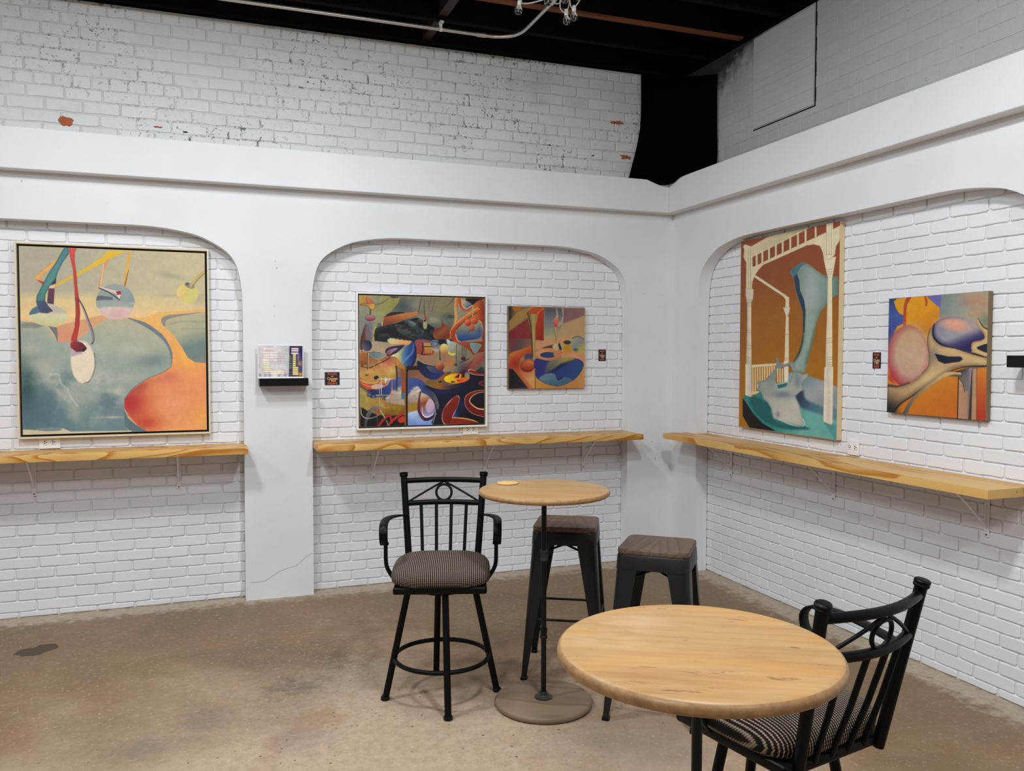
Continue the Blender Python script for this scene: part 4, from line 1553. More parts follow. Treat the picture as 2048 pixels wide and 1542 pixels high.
    # beams and limbs
    A.fill([(362, 402), (560, 300), (700, 212), (745, 165), (880, 165), (800, 200), (730, 238), (378, 414)], A.lin((360, 400, (206, 166, 44)), (840, 170, (214, 170, 18))), sm=False)
    A.stroke([(432, 160), (405, 205), (228, 350)], 7, (204, 130, 66), sm=False)
    A.fill([(228, 350), (380, 225), (415, 200), (360, 270), (262, 352), (300, 378), (292, 402)], (218, 156, 70), sm=False)
    A.fill([(240, 362), (300, 378), (292, 404)], (178, 66, 56), sm=False)
    A.stroke([(742, 232), (712, 300), (680, 415)], [22, 16, 10], (206, 138, 92))
    A.stroke([(716, 260), (694, 400)], 5, (228, 176, 130))
    A.stroke([(895, 180), (882, 290), (860, 408)], [22, 20, 20], (214, 154, 56))
    A.stroke([(890, 300), (862, 408)], [4, 10], (130, 84, 30))
    # grey and pink ball
    A.ell(795, 522, 136, 126, A.lin((760, 400, (140, 148, 146)), (780, 535, (128, 142, 138)), (785, 560, (200, 178, 164)), (790, 650, (204, 166, 156))), rot=4)
    A.fill([(658, 512), (668, 480), (700, 478), (775, 488), (778, 508), (720, 508)], (88, 96, 96), sm=False)
    A.fill([(660, 520), (800, 510), (925, 540), (920, 562), (760, 555), (662, 540)], (142, 152, 144), sm=False, soft=3)
    A.blob(830, 600, 60, 46, (206, 158, 160), .8)
    A.fill([(680, 412), (780, 440), (836, 448), (834, 472), (810, 470), (700, 425)], (222, 184, 172), sm=False)
    A.stroke([(682, 424), (760, 462), (822, 506)], 8, (60, 66, 68))
    A.fill([(796, 448), (836, 446), (834, 470), (812, 474)], (152, 30, 50), sm=False)
    A.fill([(806, 474), (832, 472), (822, 502)], (226, 202, 188), sm=False)
    # yellow ball
    A.ell(1303, 462, 77, 72, A.lin((1230, 450, (214, 180, 110)), (1300, 460, (198, 184, 100)), (1376, 470, (196, 184, 110))))
    A.ell(1318, 410, 38, 18, (136, 130, 106), rot=20)
    A.stroke([(1425, 315), (1380, 348), (1330, 405), (1325, 420)], [26, 24, 14, 10], (186, 158, 96))
    A.stroke([(1425, 325), (1385, 360), (1345, 408)], 4, (104, 84, 40))
    A.fill([(1290, 390), (1312, 388), (1314, 408), (1292, 410)], (78, 82, 92), sm=False)
    # left disc with teal limb
    A.ell(322, 614, 136, 76, A.lin((300, 545, (176, 166, 150)), (300, 590, (178, 172, 150)), (310, 612, (196, 194, 154)), (300, 690, (188, 180, 124))), rot=3)
    A.fill([(187, 604), (205, 572), (240, 548), (272, 590), (230, 604), (190, 612)], (72, 104, 120), sm=False)
    A.fill([(326, 425), (370, 425), (362, 538), (314, 530)], A.lin((326, 430, (104, 52, 62)), (340, 530, (74, 50, 76))), sm=False)
    A.fill([(332, 408), (374, 398), (368, 424), (330, 424)], (222, 176, 138), sm=False)
    A.fill([(400, 290), (384, 330), (378, 392), (332, 408), (350, 340)], (44, 40, 54), sm=False)
    A.fill([(440, 140), (472, 140), (472, 184), (430, 240), (396, 306), (376, 360), (336, 408), (306, 462), (302, 516), (238, 522), (243, 480), (280, 405), (330, 316), (390, 225)], A.lin((250, 480, (66, 122, 114)), (330, 420, (74, 132, 124)), (440, 160, (66, 120, 124))), sm=False, rim=(28, 60, 76), rimw=14, rimk=.7)
    A.fill([(238, 520), (302, 512), (326, 552), (358, 584), (316, 600), (268, 596), (248, 560)], A.lin((250, 540, (62, 76, 110)), (340, 590, (58, 58, 88))), sm=False)
    # red limb and long oval
    A.ell(560, 942, 86, 152, A.lin((560, 800, (222, 200, 178)), (560, 1090, (220, 204, 178))), rot=-2, rim=(150, 150, 140), rimw=12, rimk=.5)
    A.stroke([(644, 880), (646, 980), (610, 1070), (566, 1092)], 3.5, (48, 60, 54))
    A.fill([(478, 850), (560, 880), (520, 892), (478, 902)], (176, 152, 160), soft=3)
    A.stroke([(536, 500), (572, 570), (604, 660), (628, 728), (636, 790), (622, 816)], [6, 14, 18, 22, 16, 12], (134, 130, 142))
    A.stroke([(536, 498), (574, 566), (612, 664), (637, 736), (641, 792), (626, 818)], [6, 6, 4, 3, 4, 5], (30, 30, 32))
    A.fill([(474, 140), (528, 140), (514, 172), (512, 230), (524, 320), (530, 420), (540, 500), (546, 590), (540, 690), (524, 770), (520, 796), (480, 800), (484, 770), (506, 700), (516, 600), (510, 450), (500, 300), (478, 190)], A.lin((480, 160, (206, 62, 48)), (520, 480, (178, 52, 44)), (540, 500, (150, 44, 38)), (520, 780, (186, 50, 42))), sm=False, rim=(120, 30, 26), rimw=10, rimk=.5)
    A.fill([(476, 806), (520, 794), (560, 808), (590, 842), (572, 870), (515, 872), (474, 838)], A.lin((480, 810, (160, 44, 44)), (560, 850, (92, 34, 52))), sm=False)
    A.fill([(562, 850), (586, 838), (590, 852), (566, 872)], (40, 30, 34), sm=False)
    return A


def art_small_sun():
    A = Art([(192, 155), (1325, 180), (1315, 1362), (192, 1382)], 210, 220, (178, 146, 100), 8)
    A.C = A.lin((192, 155, (120, 92, 52)), (700, 600, (172, 140, 92)), (1315, 700, (196, 160, 118)))
    A.blob(210, 200, 60, 900, (40, 30, 26), 0.8)
    A.fill([(200, 380), (330, 240), (560, 160), (700, 165), (480, 300), (200, 540)], A.lin((200, 400, (150, 116, 60)), (560, 170, (160, 130, 66))), sm=False, soft=2)
    A.ell(320, 180, 70, 50, (176, 104, 26), soft=3)
    A.fill([(215, 525), (480, 335), (535, 600), (540, 645), (215, 650)], A.lin((220, 600, (128, 34, 44)), (480, 420, (136, 48, 44))), sm=False, soft=3)
    A.fill([(215, 640), (540, 645), (545, 760), (215, 850)], A.lin((300, 650, (112, 56, 60)), (300, 800, (92, 66, 72)), (520, 700, (130, 92, 76))), sm=False, soft=3)
    A.fill([(720, 178), (1010, 180), (1000, 420), (880, 640), (716, 660)], A.lin((760, 180, (84, 82, 92)), (760, 380, (118, 124, 124)), (770, 560, (150, 146, 118)), (780, 650, (182, 160, 96))), sm=False, soft=3)
    A.fill([(1000, 185), (1330, 185), (1325, 300), (1000, 415)], A.lin((1000, 200, (128, 92, 96)), (1320, 260, (140, 104, 96))), sm=False, soft=4)
    A.fill([(960, 470), (1320, 300), (1320, 620), (1140, 640), (1040, 600)], (184, 150, 108), sm=False, soft=4)
    A.fill([(590, 690), (880, 640), (1030, 600), (1130, 650), (900, 720), (600, 800)], (198, 144, 100), soft=3)
    A.fill([(465, 252), (560, 172), (718, 172), (622, 268), (510, 276)], (186, 74, 34), sm=False)
    A.fill([(590, 440), (622, 268), (716, 190), (714, 668), (590, 655)], A.lin((600, 400, (170, 56, 22)), (710, 600, (150, 42, 14))), sm=False)
    A.stroke([(600, 400), (630, 270), (716, 190)], 16, (206, 104, 62))
    # lower left sweep
    A.fill([(195, 885), (380, 800), (560, 745), (560, 870), (430, 890), (360, 950), (340, 1040), (380, 1110), (560, 1110), (560, 1380), (480, 1380), (195, 1100)], A.lin((250, 860, (196, 116, 36)), (280, 1000, (176, 62, 30)), (500, 1250, (206, 150, 92))), soft=2)
    A.blob(300, 1020, 100, 120, (158, 42, 28), .8)
    A.stroke([(250, 1090), (400, 1230), (520, 1380)], 60, (192, 84, 44), 4, .7)
    A.fill([(430, 890), (500, 860), (550, 880), (552, 940), (440, 960)], (66, 72, 104), soft=3)
    A.ell(485, 1035, 120, 96, A.lin((520, 960, (208, 128, 66)), (500, 1130, (144, 34, 16))), rot=-18, rim=(120, 24, 14), rimw=50, rimk=.6, soft=2)
    A.fill([(195, 1085), (255, 1090), (380, 1240), (490, 1380), (195, 1385)], A.lin((200, 1200, (14, 16, 16)), (420, 1340, (42, 36, 50))), sm=False, soft=3)
    # lower right gold and bowl
    A.fill([(590, 1150), (1300, 900), (1330, 900), (1330, 1370), (590, 1375)], A.lin((620, 1300, (196, 140, 50)), (1000, 1350, (188, 124, 50)), (1310, 1000, (196, 146, 92))), sm=False)
    A.fill([(588, 940), (760, 965), (1000, 940), (1190, 925), (1300, 1000), (1262, 1130), (1160, 1245), (1010, 1320), (880, 1340), (700, 1282), (590, 1180)], A.lin((600, 1000, (56, 50, 124)), (900, 1050, (44, 58, 128)), (1260, 1060, (46, 78, 132))), rim=(18, 26, 60), rimw=20, rimk=.5)
    A.fill([(740, 1070), (800, 960), (960, 915), (1170, 915), (1200, 935), (1110, 990), (960, 1020), (850, 1110), (760, 1165)], A.lin((1000, 920, (160, 146, 84)), (900, 1010, (118, 118, 88)), (800, 1120, (80, 90, 100))), soft=5)
    A.stroke([(1180, 950), (1000, 1020), (880, 1100), (780, 1150)], [20, 36, 40, 30], (24, 34, 66), 5, .8)
    A.fill([(640, 1240), (700, 1180), (800, 1150), (880, 1165), (930, 1240), (1010, 1205), (1140, 1250), (1010, 1320), (880, 1340), (740, 1300)], A.lin((800, 1160, (100, 124, 140)), (850, 1320, (72, 106, 128))), soft=2)
    A.stroke([(900, 1180), (930, 1245), (1000, 1205)], 12, (26, 40, 80), 3)
    # ring
    A.fill([(690, 780), (880, 725), (860, 790)], (58, 60, 60), soft=2)
    A.ell(790, 868, 208, 92, A.lin((700, 800, (206, 144, 94)), (900, 940, (198, 116, 84))), rim=(150, 80, 60), rimw=20, rimk=.4)
    A.fill([(990, 850), (1150, 830), (1320, 850), (1320, 960), (1230, 930), (1100, 900), (990, 900)], (206, 142, 102), soft=3)
    A.ell(778, 880, 116, 42, (40, 66, 116), rim=(20, 34, 70), rimw=12)
    A.fill([(860, 860), (900, 850), (905, 895), (870, 900)], (150, 144, 92), soft=2)
    A.fill([(1080, 660), (1180, 618), (1260, 630), (1325, 690), (1325, 830), (1180, 836), (1120, 760)], A.lin((1150, 640, (160, 154, 132)), (1200, 740, (132, 140, 136)), (1290, 780, (176, 164, 84))), soft=2)
    A.stroke([(1140, 630), (1220, 605), (1320, 650)], 14, (96, 98, 92), 2)
    A.blob(1185, 800, 40, 26, (60, 80, 110), .9)
    A.fill([(996, 724), (1132, 724), (1134, 862), (1000, 852)], (188, 140, 40), sm=False, rim=(214, 160, 90), rimw=30, rimk=.4)
    A.ell(1062, 694, 56, 32, (52, 54, 62), rim=(150, 140, 120), rimw=10)
    A.fill([(940, 700), (960, 730), (982, 800), (950, 800), (932, 740)], (34, 44, 56))
    # stems and glass
    A.stroke([(905, 190), (915, 300), (900, 345)], [10, 22, 30], (200, 170, 130), 2)
    A.stroke([(995, 190), (1000, 290), (985, 400)], [16, 12, 20], (196, 170, 140), 2)
    A.ell(900, 400, 44, 74, A.lin((900, 320, (214, 130, 96)), (900, 470, (196, 66, 72))), soft=2)
    A.fill([(930, 400), (990, 385), (1000, 430), (960, 450), (925, 470)], (170, 150, 130), soft=2)
    A.stroke([(990, 460), (1030, 540), (1060, 600), (1130, 645)], [18, 26, 24, 14], (172, 156, 112), 2)
    A.stroke([(975, 450), (915, 510), (900, 620)], [20, 30, 10], (150, 130, 92), 2)
    A.stroke([(892, 480), (900, 600), (905, 760)], [26, 22, 30], (184, 158, 112), 2)
    A.stroke([(875, 490), (892, 600), (896, 700)], 5, (100, 84, 60))
    A.fill([(870, 720), (910, 715), (925, 800), (890, 810), (840, 760)], (186, 178, 120), soft=2)
    # trumpet
    A.fill([(460, 250), (500, 272), (560, 280), (622, 268), (606, 380), (592, 480), (588, 700), (590, 948), (556, 930), (546, 760), (530, 560), (518, 430), (492, 320)], A.lin((480, 500, (96, 78, 44)), (560, 500, (176, 152, 92)), (610, 500, (150, 122, 66))), soft=1.2, sm=False)
    A.stroke([(462, 252), (492, 320), (520, 430), (534, 600), (552, 900)], [4, 10, 14, 14, 10], (50, 34, 20), 1.5)
    A.fill([(560, 1090), (590, 1080), (592, 1380), (574, 1380)], (184, 148, 96), sm=False)
    A.stroke([(587, 1090), (589, 1380)], 5, (40, 34, 40))
    return A


def art_porch():
    A = Art([(57, 360), (1356, 93), (1281, 2954), (19, 2807)], 210, 400, (150, 84, 26), 8)
    A.C = A.lin((700, 200, (136, 66, 34)), (700, 800, (138, 70, 30)), (700, 1300, (148, 88, 22)), (690, 2000, (160, 98, 18)), (680, 2900, (166, 106, 14)))
    A.blob(80, 1200, 70, 900, (124, 66, 40), .5)
    A.blob(1250, 500, 200, 400, (138, 66, 34), .5)
    CR = (212, 198, 160)
    LN = (120, 108, 84)
    A.fill([(170, 432), (420, 292), (900, 170), (1010, 130), (780, 265), (180, 574)], A.lin((200, 500, (204, 188, 148)), (900, 200, (180, 166, 126))), sm=False)
    A.fill([(180, 715), (340, 635), (930, 352), (1176, 236), (1176, 292), (940, 402), (350, 668), (196, 744)], CR, sm=False)
    for x, y0, y1 in ((195, 560, 700), (262, 520, 690), (337, 490, 655), (425, 445, 615), (515, 398, 575), (605, 356, 530), (705, 300, 480), (805, 240, 430), (905, 188, 390), (1036, 140, 310)):
        A.stroke([(x, y0), (x, y1)], 24, CR, sm=False)
        A.stroke([(x + 13, y0), (x + 13, y1)], 4, LN, sm=False, k=.6)
    A.stroke([(180, 574), (780, 265), (1000, 150)], 10, CR, sm=False)
    # left column
    A.fill([(82, 420), (110, 395), (182, 420), (186, 700), (198, 985), (120, 985), (124, 640), (88, 560), (100, 470)], CR, sm=False)
    A.fill([(185, 700), (350, 664), (290, 730), (230, 820), (205, 900), (196, 985)], CR, sm=False)
    A.fill([(114, 985), (218, 990), (212, 1115), (190, 1165), (130, 1165), (118, 1090)], (204, 192, 170), sm=False)
    A.fill([(136, 1165), (188, 1165), (186, 1560), (188, 1985), (118, 1985), (122, 1840), (132, 1540)], A.lin((125, 1500, (186, 176, 158)), (185, 1500, (222, 208, 172))), sm=False)
    A.fill([(108, 1985), (188, 1985), (188, 2430), (150, 2448), (106, 2425)], A.lin((110, 2200, (222, 208, 180)), (188, 2200, (190, 184, 176))), sm=False)
    for y in (1125, 1145, 1170, 1190, 1215, 1540, 1570, 1740, 1780, 1900, 1930, 1960):
        A.stroke([(122, y), (190, y + 4)], 4, LN, sm=False, k=.8)
    A.stroke([(150, 450), (152, 980)], 4, LN, k=.7)
    A.stroke([(178, 430), (182, 980)], 4, LN, k=.9)
    # back post
    A.stroke([(242, 822), (640, 1090)], 34, CR, sm=False)
    A.stroke([(232, 838), (630, 1108)], 4, LN, sm=False, k=.7)
    A.fill([(610, 1082), (684, 1096), (684, 1230), (634, 1230), (640, 1140)], CR, sm=False)
    A.fill([(610, 1230), (696, 1230), (682, 1300), (664, 1350), (644, 1350), (624, 1290)], (206, 198, 178), sm=False)
    A.fill([(640, 1350), (676, 1350), (676, 1940), (620, 1940), (628, 1700)], CR, sm=False)
    A.fill([(612, 1940), (674, 1940), (668, 2200), (612, 2200)], (222, 214, 190), sm=False)
    for y in (1235, 1590, 1900, 1925):
        A.stroke([(612, y), (690, y)], 4, LN, sm=False, k=.8)
    # fence
    A.fill([(190, 1996), (500, 1972), (650, 1966), (650, 1990), (500, 2000), (190, 2028)], CR, sm=False)
    for i in range(10):
        x = 206 + i * 31
        A.stroke([(x, 2010), (x, 2350 - i * 14)], 16, (220, 204, 150), sm=False)
    # floor
    A.fill([(75, 2385), (190, 2425), (300, 2350), (520, 2300), (700, 2200), (900, 2130), (1300, 2290), (1300, 2970), (500, 2890), (300, 2790), (120, 2560)], A.lin((120, 2400, (34, 120, 118)), (500, 2750, (40, 128, 122)), (900, 2700, (98, 166, 156)), (1280, 2850, (92, 160, 152))), sm=False)
    A.fill([(160, 2440), (250, 2420), (420, 2520), (440, 2640), (560, 2760), (900, 2800), (900, 2830), (640, 2830), (400, 2760), (230, 2620)], (14, 84, 88), soft=4, k=.85)
    A.fill([(70, 2430), (110, 2490), (200, 2625), (330, 2760), (505, 2860), (160, 2825), (70, 2670)], (10, 11, 14), sm=False)
    A.fill([(190, 2350), (285, 2340), (270, 2370), (190, 2390)], CR, sm=False)
    A.fill([(1120, 2730), (1300, 2760), (1300, 2970), (1260, 2960)], (74, 142, 138), sm=False)
    # long bone
    A.fill([(700, 760), (745, 706), (860, 628), (950, 662), (1040, 742), (1180, 830), (1320, 820), (1322, 1060), (1245, 1100), (1165, 1190), (1090, 1285), (1042, 1420), (1000, 1560), (940, 1800), (905, 1960), (888, 2090), (740, 2090), (724, 1960), (800, 1850), (850, 1700), (866, 1540), (860, 1300), (800, 1110), (760, 980), (748, 850)],
           A.lin((740, 900, (104, 128, 122)), (950, 950, (146, 162, 150)), (1180, 1000, (116, 140, 128)), (1320, 1000, (90, 124, 118))), sm=False, rim=(88, 116, 100), rimw=60, rimk=.7)
    A.blob(990, 1050, 90, 200, (160, 172, 166), .7)
    A.blob(950, 1600, 40, 260, (152, 174, 164), .6, 12)
    A.stroke([(1010, 1540), (950, 1800), (900, 1960)], 26, (92, 118, 96), 4, .8)
    A.fill([(700, 765), (750, 706), (860, 640), (900, 650), (840, 700), (790, 780), (745, 830)], (70, 112, 116), soft=1.5)
    A.fill([(748, 830), (790, 785), (818, 880), (828, 1010), (880, 1140), (898, 1270), (884, 1560), (862, 1560), (862, 1300), (805, 1110), (768, 990)], (34, 56, 76), sm=False)
    A.stroke([(870, 1540), (850, 1700), (800, 1850), (740, 1950)], [12, 22, 26, 12], (44, 66, 62), 2)
    # right mass
    A.fill([(880, 2110), (950, 2136), (1115, 2190), (1300, 2270), (1300, 2580), (1100, 2540), (900, 2480), (820, 2450), (750, 2400), (850, 2290)], A.lin((900, 2150, (110, 134, 138)), (1050, 2300, (152, 158, 156)), (1150, 2480, (128, 138, 142))), soft=1.5, sm=False)
    A.fill([(760, 2390), (850, 2320), (900, 2440), (1110, 2530), (1290, 2560), (1290, 2700), (1110, 2640), (920, 2580), (830, 2540)], A.lin((800, 2400, (36, 50, 70)), (950, 2540, (64, 100, 122)), (1200, 2640, (84, 128, 136))), soft=5)
    # pelvis
    A.fill([(262, 2215), (370, 2190), (440, 2110), (495, 2050), (515, 1980), (508, 1900), (530, 1896), (552, 1968), (630, 1984), (690, 1948), (745, 1958), (745, 2085), (800, 2085), (850, 2115), (925, 2095), (915, 2150), (862, 2190), (842, 2250), (855, 2310), (752, 2395), (800, 2500), (830, 2610), (848, 2700), (872, 2745), (810, 2790), (700, 2762), (560, 2722), (470, 2690), (440, 2560), (395, 2480), (340, 2440), (312, 2350), (255, 2325), (275, 2270)],
           A.lin((400, 2150, (120, 134, 134)), (450, 2350, (158, 160, 148)), (650, 2600, (186, 184, 170)), (800, 2760, (176, 178, 166))), sm=False, rim=(92, 110, 122), rimw=26, rimk=.5)
    A.blob(600, 2380, 150, 50, (98, 114, 128), .8)
    A.blob(530, 2640, 34, 50, (104, 104, 108), .7)
    A.blob(790, 2200, 60, 120, (104, 122, 134), .8)
    A.blob(360, 2260, 60, 60, (168, 168, 136), .5)
    A.stroke([(530, 2700), (700, 2770), (820, 2795), (870, 2750), (850, 2690)], 10, (190, 200, 190))
    A.stroke([(540, 2735), (700, 2795), (880, 2800)], 12, (16, 84, 84), 3)
    A.fill([(500, 2180), (515, 2080), (570, 2025), (690, 1990), (738, 2080), (706, 2195), (650, 2290), (520, 2335)], (150, 92, 24), sm=False)
    for x in (530, 560, 590):
        A.stroke([(x, 2045), (x, 2215)], 16, (220, 204, 150), sm=False)
    A.fill([(610, 2020), (670, 2005), (668, 2215), (612, 2220)], (224, 216, 190), sm=False)
    A.fill([(672, 2100), (735, 2080), (706, 2195), (672, 2215)], (120, 156, 168), sm=False)
    A.fill([(500, 2240), (600, 2215), (690, 2205), (650, 2300), (520, 2335)], (140, 178, 176), sm=False)
    A.fill([(520, 2255), (660, 2225), (640, 2275), (535, 2305)], (52, 100, 104), sm=False)
    # right column
    A.fill([(930, 352), (1176, 236), (1176, 600), (1142, 600), (1125, 500), (1090, 420), (1010, 396), (935, 412)], CR, sm=False)
    A.fill([(1255, 200), (1356, 150), (1346, 345), (1300, 420), (1280, 540), (1255, 560)], CR, sm=False)
    A.fill([(1174, 60), (1262, 60), (1256, 560), (1174, 600)], (220, 208, 172), sm=False)
    A.fill([(1138, 592), (1296, 560), (1272, 700), (1248, 832), (1188, 832), (1166, 740)], (218, 206, 172), sm=False)
    A.fill([(1190, 832), (1242, 832), (1240, 1500), (1236, 2000), (1150, 2000), (1160, 1650), (1172, 1400)], A.lin((1165, 1500, (206, 196, 176)), (1240, 1500, (228, 210, 160))), sm=False)
    A.fill([(1134, 2020), (1160, 1995), (1246, 2010), (1232, 2740), (1212, 2762), (1114, 2720)], A.lin((1120, 2400, (226, 212, 180)), (1180, 2400, (196, 188, 176)), (1240, 2400, (228, 212, 176))), sm=False)
    for x in (1178, 1210, 1240):
        A.stroke([(x, 110), (x, 540)], 4, LN, k=.8)
    for y in (540, 600, 740, 770, 800, 1640, 1670, 1700, 1890, 1920, 1960, 1985):
        A.stroke([(1155, y), (1245, y - 12)], 4, LN, sm=False, k=.85)
    A.stroke([(930, 352), (1176, 240)], 4, LN, sm=False, k=.8)
    A.stroke([(1134, 2020), (1114, 2720), (1212, 2762), (1232, 2740)], 4, LN, sm=False, k=.6)
    return A


def art_bone():
    A = Art([(42, 118), (1160, 38), (1152, 1500), (33, 1395)], 230, 270, (192, 116, 20), 5.5)
    A.C = A.lin((400, 1000, (196, 122, 20)), (500, 1400, (184, 98, 22)), (600, 1500, (186, 92, 26)))
    A.blob(1100, 1400, 130, 200, (176, 62, 26), .8)
    A.fill([(30, 118), (350, 85), (350, 560), (60, 720), (30, 720)], A.lin((60, 150, (44, 66, 104)), (100, 300, (56, 80, 150)), (60, 650, (48, 50, 110))), sm=False)
    A.fill([(470, 90), (660, 72), (640, 300), (560, 200)], (94, 92, 158), sm=False, soft=2)
    A.fill([(636, 70), (1180, 30), (1180, 500), (1060, 420), (980, 370), (640, 380), (600, 330), (622, 230)], A.lin((650, 200, (112, 124, 120)), (900, 280, (138, 146, 128)), (1150, 300, (150, 140, 110))), sm=False, soft=3)
    A.blob(1020, 140, 190, 110, (170, 124, 98), .95, 15)
    A.blob(900, 170, 60, 46, (146, 108, 106), .7)
    A.blob(1030, 290, 130, 40, (176, 132, 98), .8)
    A.blob(1130, 380, 70, 90, (100, 112, 100), .8)
    A.fill([(98, 150), (130, 118), (300, 92), (450, 92), (500, 128), (620, 228), (606, 330), (545, 420), (500, 500), (110, 600), (106, 500), (140, 425), (205, 400), (212, 302), (160, 285), (120, 220)], A.lin((200, 150, (204, 140, 12)), (400, 300, (208, 134, 8)), (400, 480, (190, 112, 12))), sm=False)
    A.stroke([(268, 100), (232, 180), (222, 290), (222, 460)], [50, 34, 32, 38], (164, 60, 40))
    A.stroke([(448, 95), (462, 140), (462, 192)], [16, 28, 22], (172, 62, 30))
    # ball
    A.ell(262, 765, 232, 350, A.lin((60, 700, (150, 40, 66)), (200, 1080, (160, 34, 50))), soft=4)
    A.ell(296, 742, 232, 326, A.lin((300, 430, (182, 144, 104)), (300, 800, (188, 152, 124)), (250, 1060, (178, 134, 118))), soft=26)
    A.blob(80, 1020, 60, 90, (176, 36, 44), .8)
    A.fill([(33, 990), (60, 1040), (120, 1100), (33, 1100)], (200, 120, 20), soft=3)
    # blue lens
    A.fill([(556, 410), (620, 350), (760, 322), (930, 345), (1040, 420), (1125, 540), (1100, 585), (985, 620), (975, 730), (850, 700), (650, 640), (560, 560), (540, 490)], A.lin((700, 400, (132, 132, 146)), (760, 560, (140, 138, 146)), (800, 640, (60, 54, 98)), (820, 700, (34, 30, 78))), rim=(36, 34, 84), rimw=66, rimk=.95, litdir=(-1, .7))
    A.blob(770, 400, 200, 76, (216, 152, 118), 1.0, 4)
    A.blob(830, 440, 150, 60, (212, 140, 118), .8, 6)
    A.blob(640, 470, 70, 70, (118, 112, 132), .5)
    # bone body
    B = [(556, 410), (541, 480), (560, 560), (640, 632), (800, 672), (985, 730), (1170, 785), (1170, 885), (960, 880), (810, 900), (700, 955), (520, 1075), (300, 1215), (180, 1300), (100, 1420), (25, 1420), (25, 1090), (160, 1100), (300, 1055), (420, 965), (490, 880), (504, 770), (484, 650), (482, 540), (512, 455)]
    A.fill(B, A.lin((500, 500, (194, 162, 106)), (600, 800, (178, 146, 104)), (500, 1000, (198, 166, 112)), (200, 1180, (168, 136, 92)), (60, 1360, (70, 60, 52))), rim=(70, 58, 48), rimw=60, rimk=.6, soft=1.2)
    A.blob(560, 760, 60, 110, (110, 104, 98), .7)
    A.blob(760, 700, 120, 40, (204, 168, 112), .7, 12)
    A.blob(60, 1390, 110, 130, (24, 22, 24), .95)
    A.stroke([(556, 400), (540, 480), (562, 566), (650, 640), (820, 682), (1000, 742), (1160, 784)], [10, 18, 20, 16, 12, 12, 8], (20, 18, 44), 2)
    A.stroke([(1160, 884), (950, 886), (820, 910), (700, 968), (520, 1086), (300, 1226), (180, 1310), (110, 1400)], [20, 14, 10, 12, 14, 14, 16, 20], (28, 20, 20), 3)
    A.stroke([(35, 1098), (160, 1102), (290, 1062)], [16, 8, 2], (20, 20, 30), 4)
    A.stroke([(512, 455), (484, 560), (486, 660), (504, 770), (490, 880), (420, 965)], 5, (60, 40, 40), 1.5, .8)
    # right fork
    A.fill([(1032, 352), (1052, 336), (1100, 420), (1170, 470), (1170, 800), (1090, 760), (1000, 722), (978, 660), (1020, 612), (1104, 588), (1130, 530), (1070, 450), (1034, 400)], (190, 160, 110), rim=(90, 74, 56), rimw=22, rimk=.5)
    A.fill([(1040, 676), (1080, 650), (1170, 632), (1170, 728), (1090, 708)], (22, 26, 40))
    A.stroke([(1050, 345), (1100, 430), (1165, 470)], [4, 12, 14], (30, 36, 40), 2)
    A.stroke([(985, 735), (1060, 755), (1160, 786)], 12, (24, 20, 34), 2)
    A.fill([(566, 738), (640, 752), (720, 770), (860, 772), (887, 800), (850, 830), (680, 852), (608, 822)], A.lin((600, 760, (14, 16, 40)), (800, 800, (24, 26, 46))), sm=False, soft=2)
    # lower structure
    A.fill([(745, 955), (950, 895), (1170, 890), (1170, 906), (1040, 912), (1000, 935), (985, 1140), (945, 1180), (912, 1160), (880, 1060), (830, 1000)], A.lin((800, 940, (40, 36, 38)), (900, 1000, (96, 92, 90)), (960, 1120, (116, 104, 100))), sm=False, soft=2)
    A.stroke([(850, 970), (700, 972), (560, 1060), (400, 1180), (300, 1290), (236, 1420)], [40, 44, 34, 34, 44, 52], A.lin((740, 980, (188, 158, 106)), (400, 1180, (140, 116, 86)), (240, 1410, (84, 76, 66))), 1.5)
    A.stroke([(860, 990), (790, 985), (730, 990)], [30, 24, 6], (90, 72, 60), 3)
    A.fill([(840, 1020), (880, 1060), (905, 1150), (912, 1180), (945, 1150), (950, 1490), (838, 1480)], A.lin((845, 1300, (172, 128, 92)), (945, 1300, (156, 120, 96))), sm=False)
    A.stroke([(838, 1010), (836, 1470)], 12, (26, 18, 18), sm=False)
    A.stroke([(850, 1020), (890, 1080), (910, 1170)], [4, 6, 4], (50, 36, 30), 1.5)
    A.fill([(946, 905), (994, 905), (990, 1490), (955, 1490)], A.lin((950, 1000, (104, 98, 104)), (990, 1000, (150, 132, 150))), sm=False)
    A.stroke([(992, 920), (984, 1200), (976, 1490)], [8, 26, 34], (50, 46, 50), 1.5)
    A.fill([(1000, 910), (1042, 908), (1048, 1495), (996, 1490)], (168, 128, 92), sm=False)
    A.fill([(1044, 905), (1170, 900), (1170, 1510), (1050, 1495)], A.lin((1100, 920, (192, 112, 28)), (1100, 1200, (178, 76, 28)), (1100, 1480, (168, 44, 30))), sm=False)
    A.stroke([(1044, 910), (1050, 1490)], 5, (90, 50, 30), sm=False)
    A.fill([(740, 962), (560, 1050), (440, 1140), (560, 1010), (700, 930)], (180, 150, 104), soft=2, k=0)
    return A


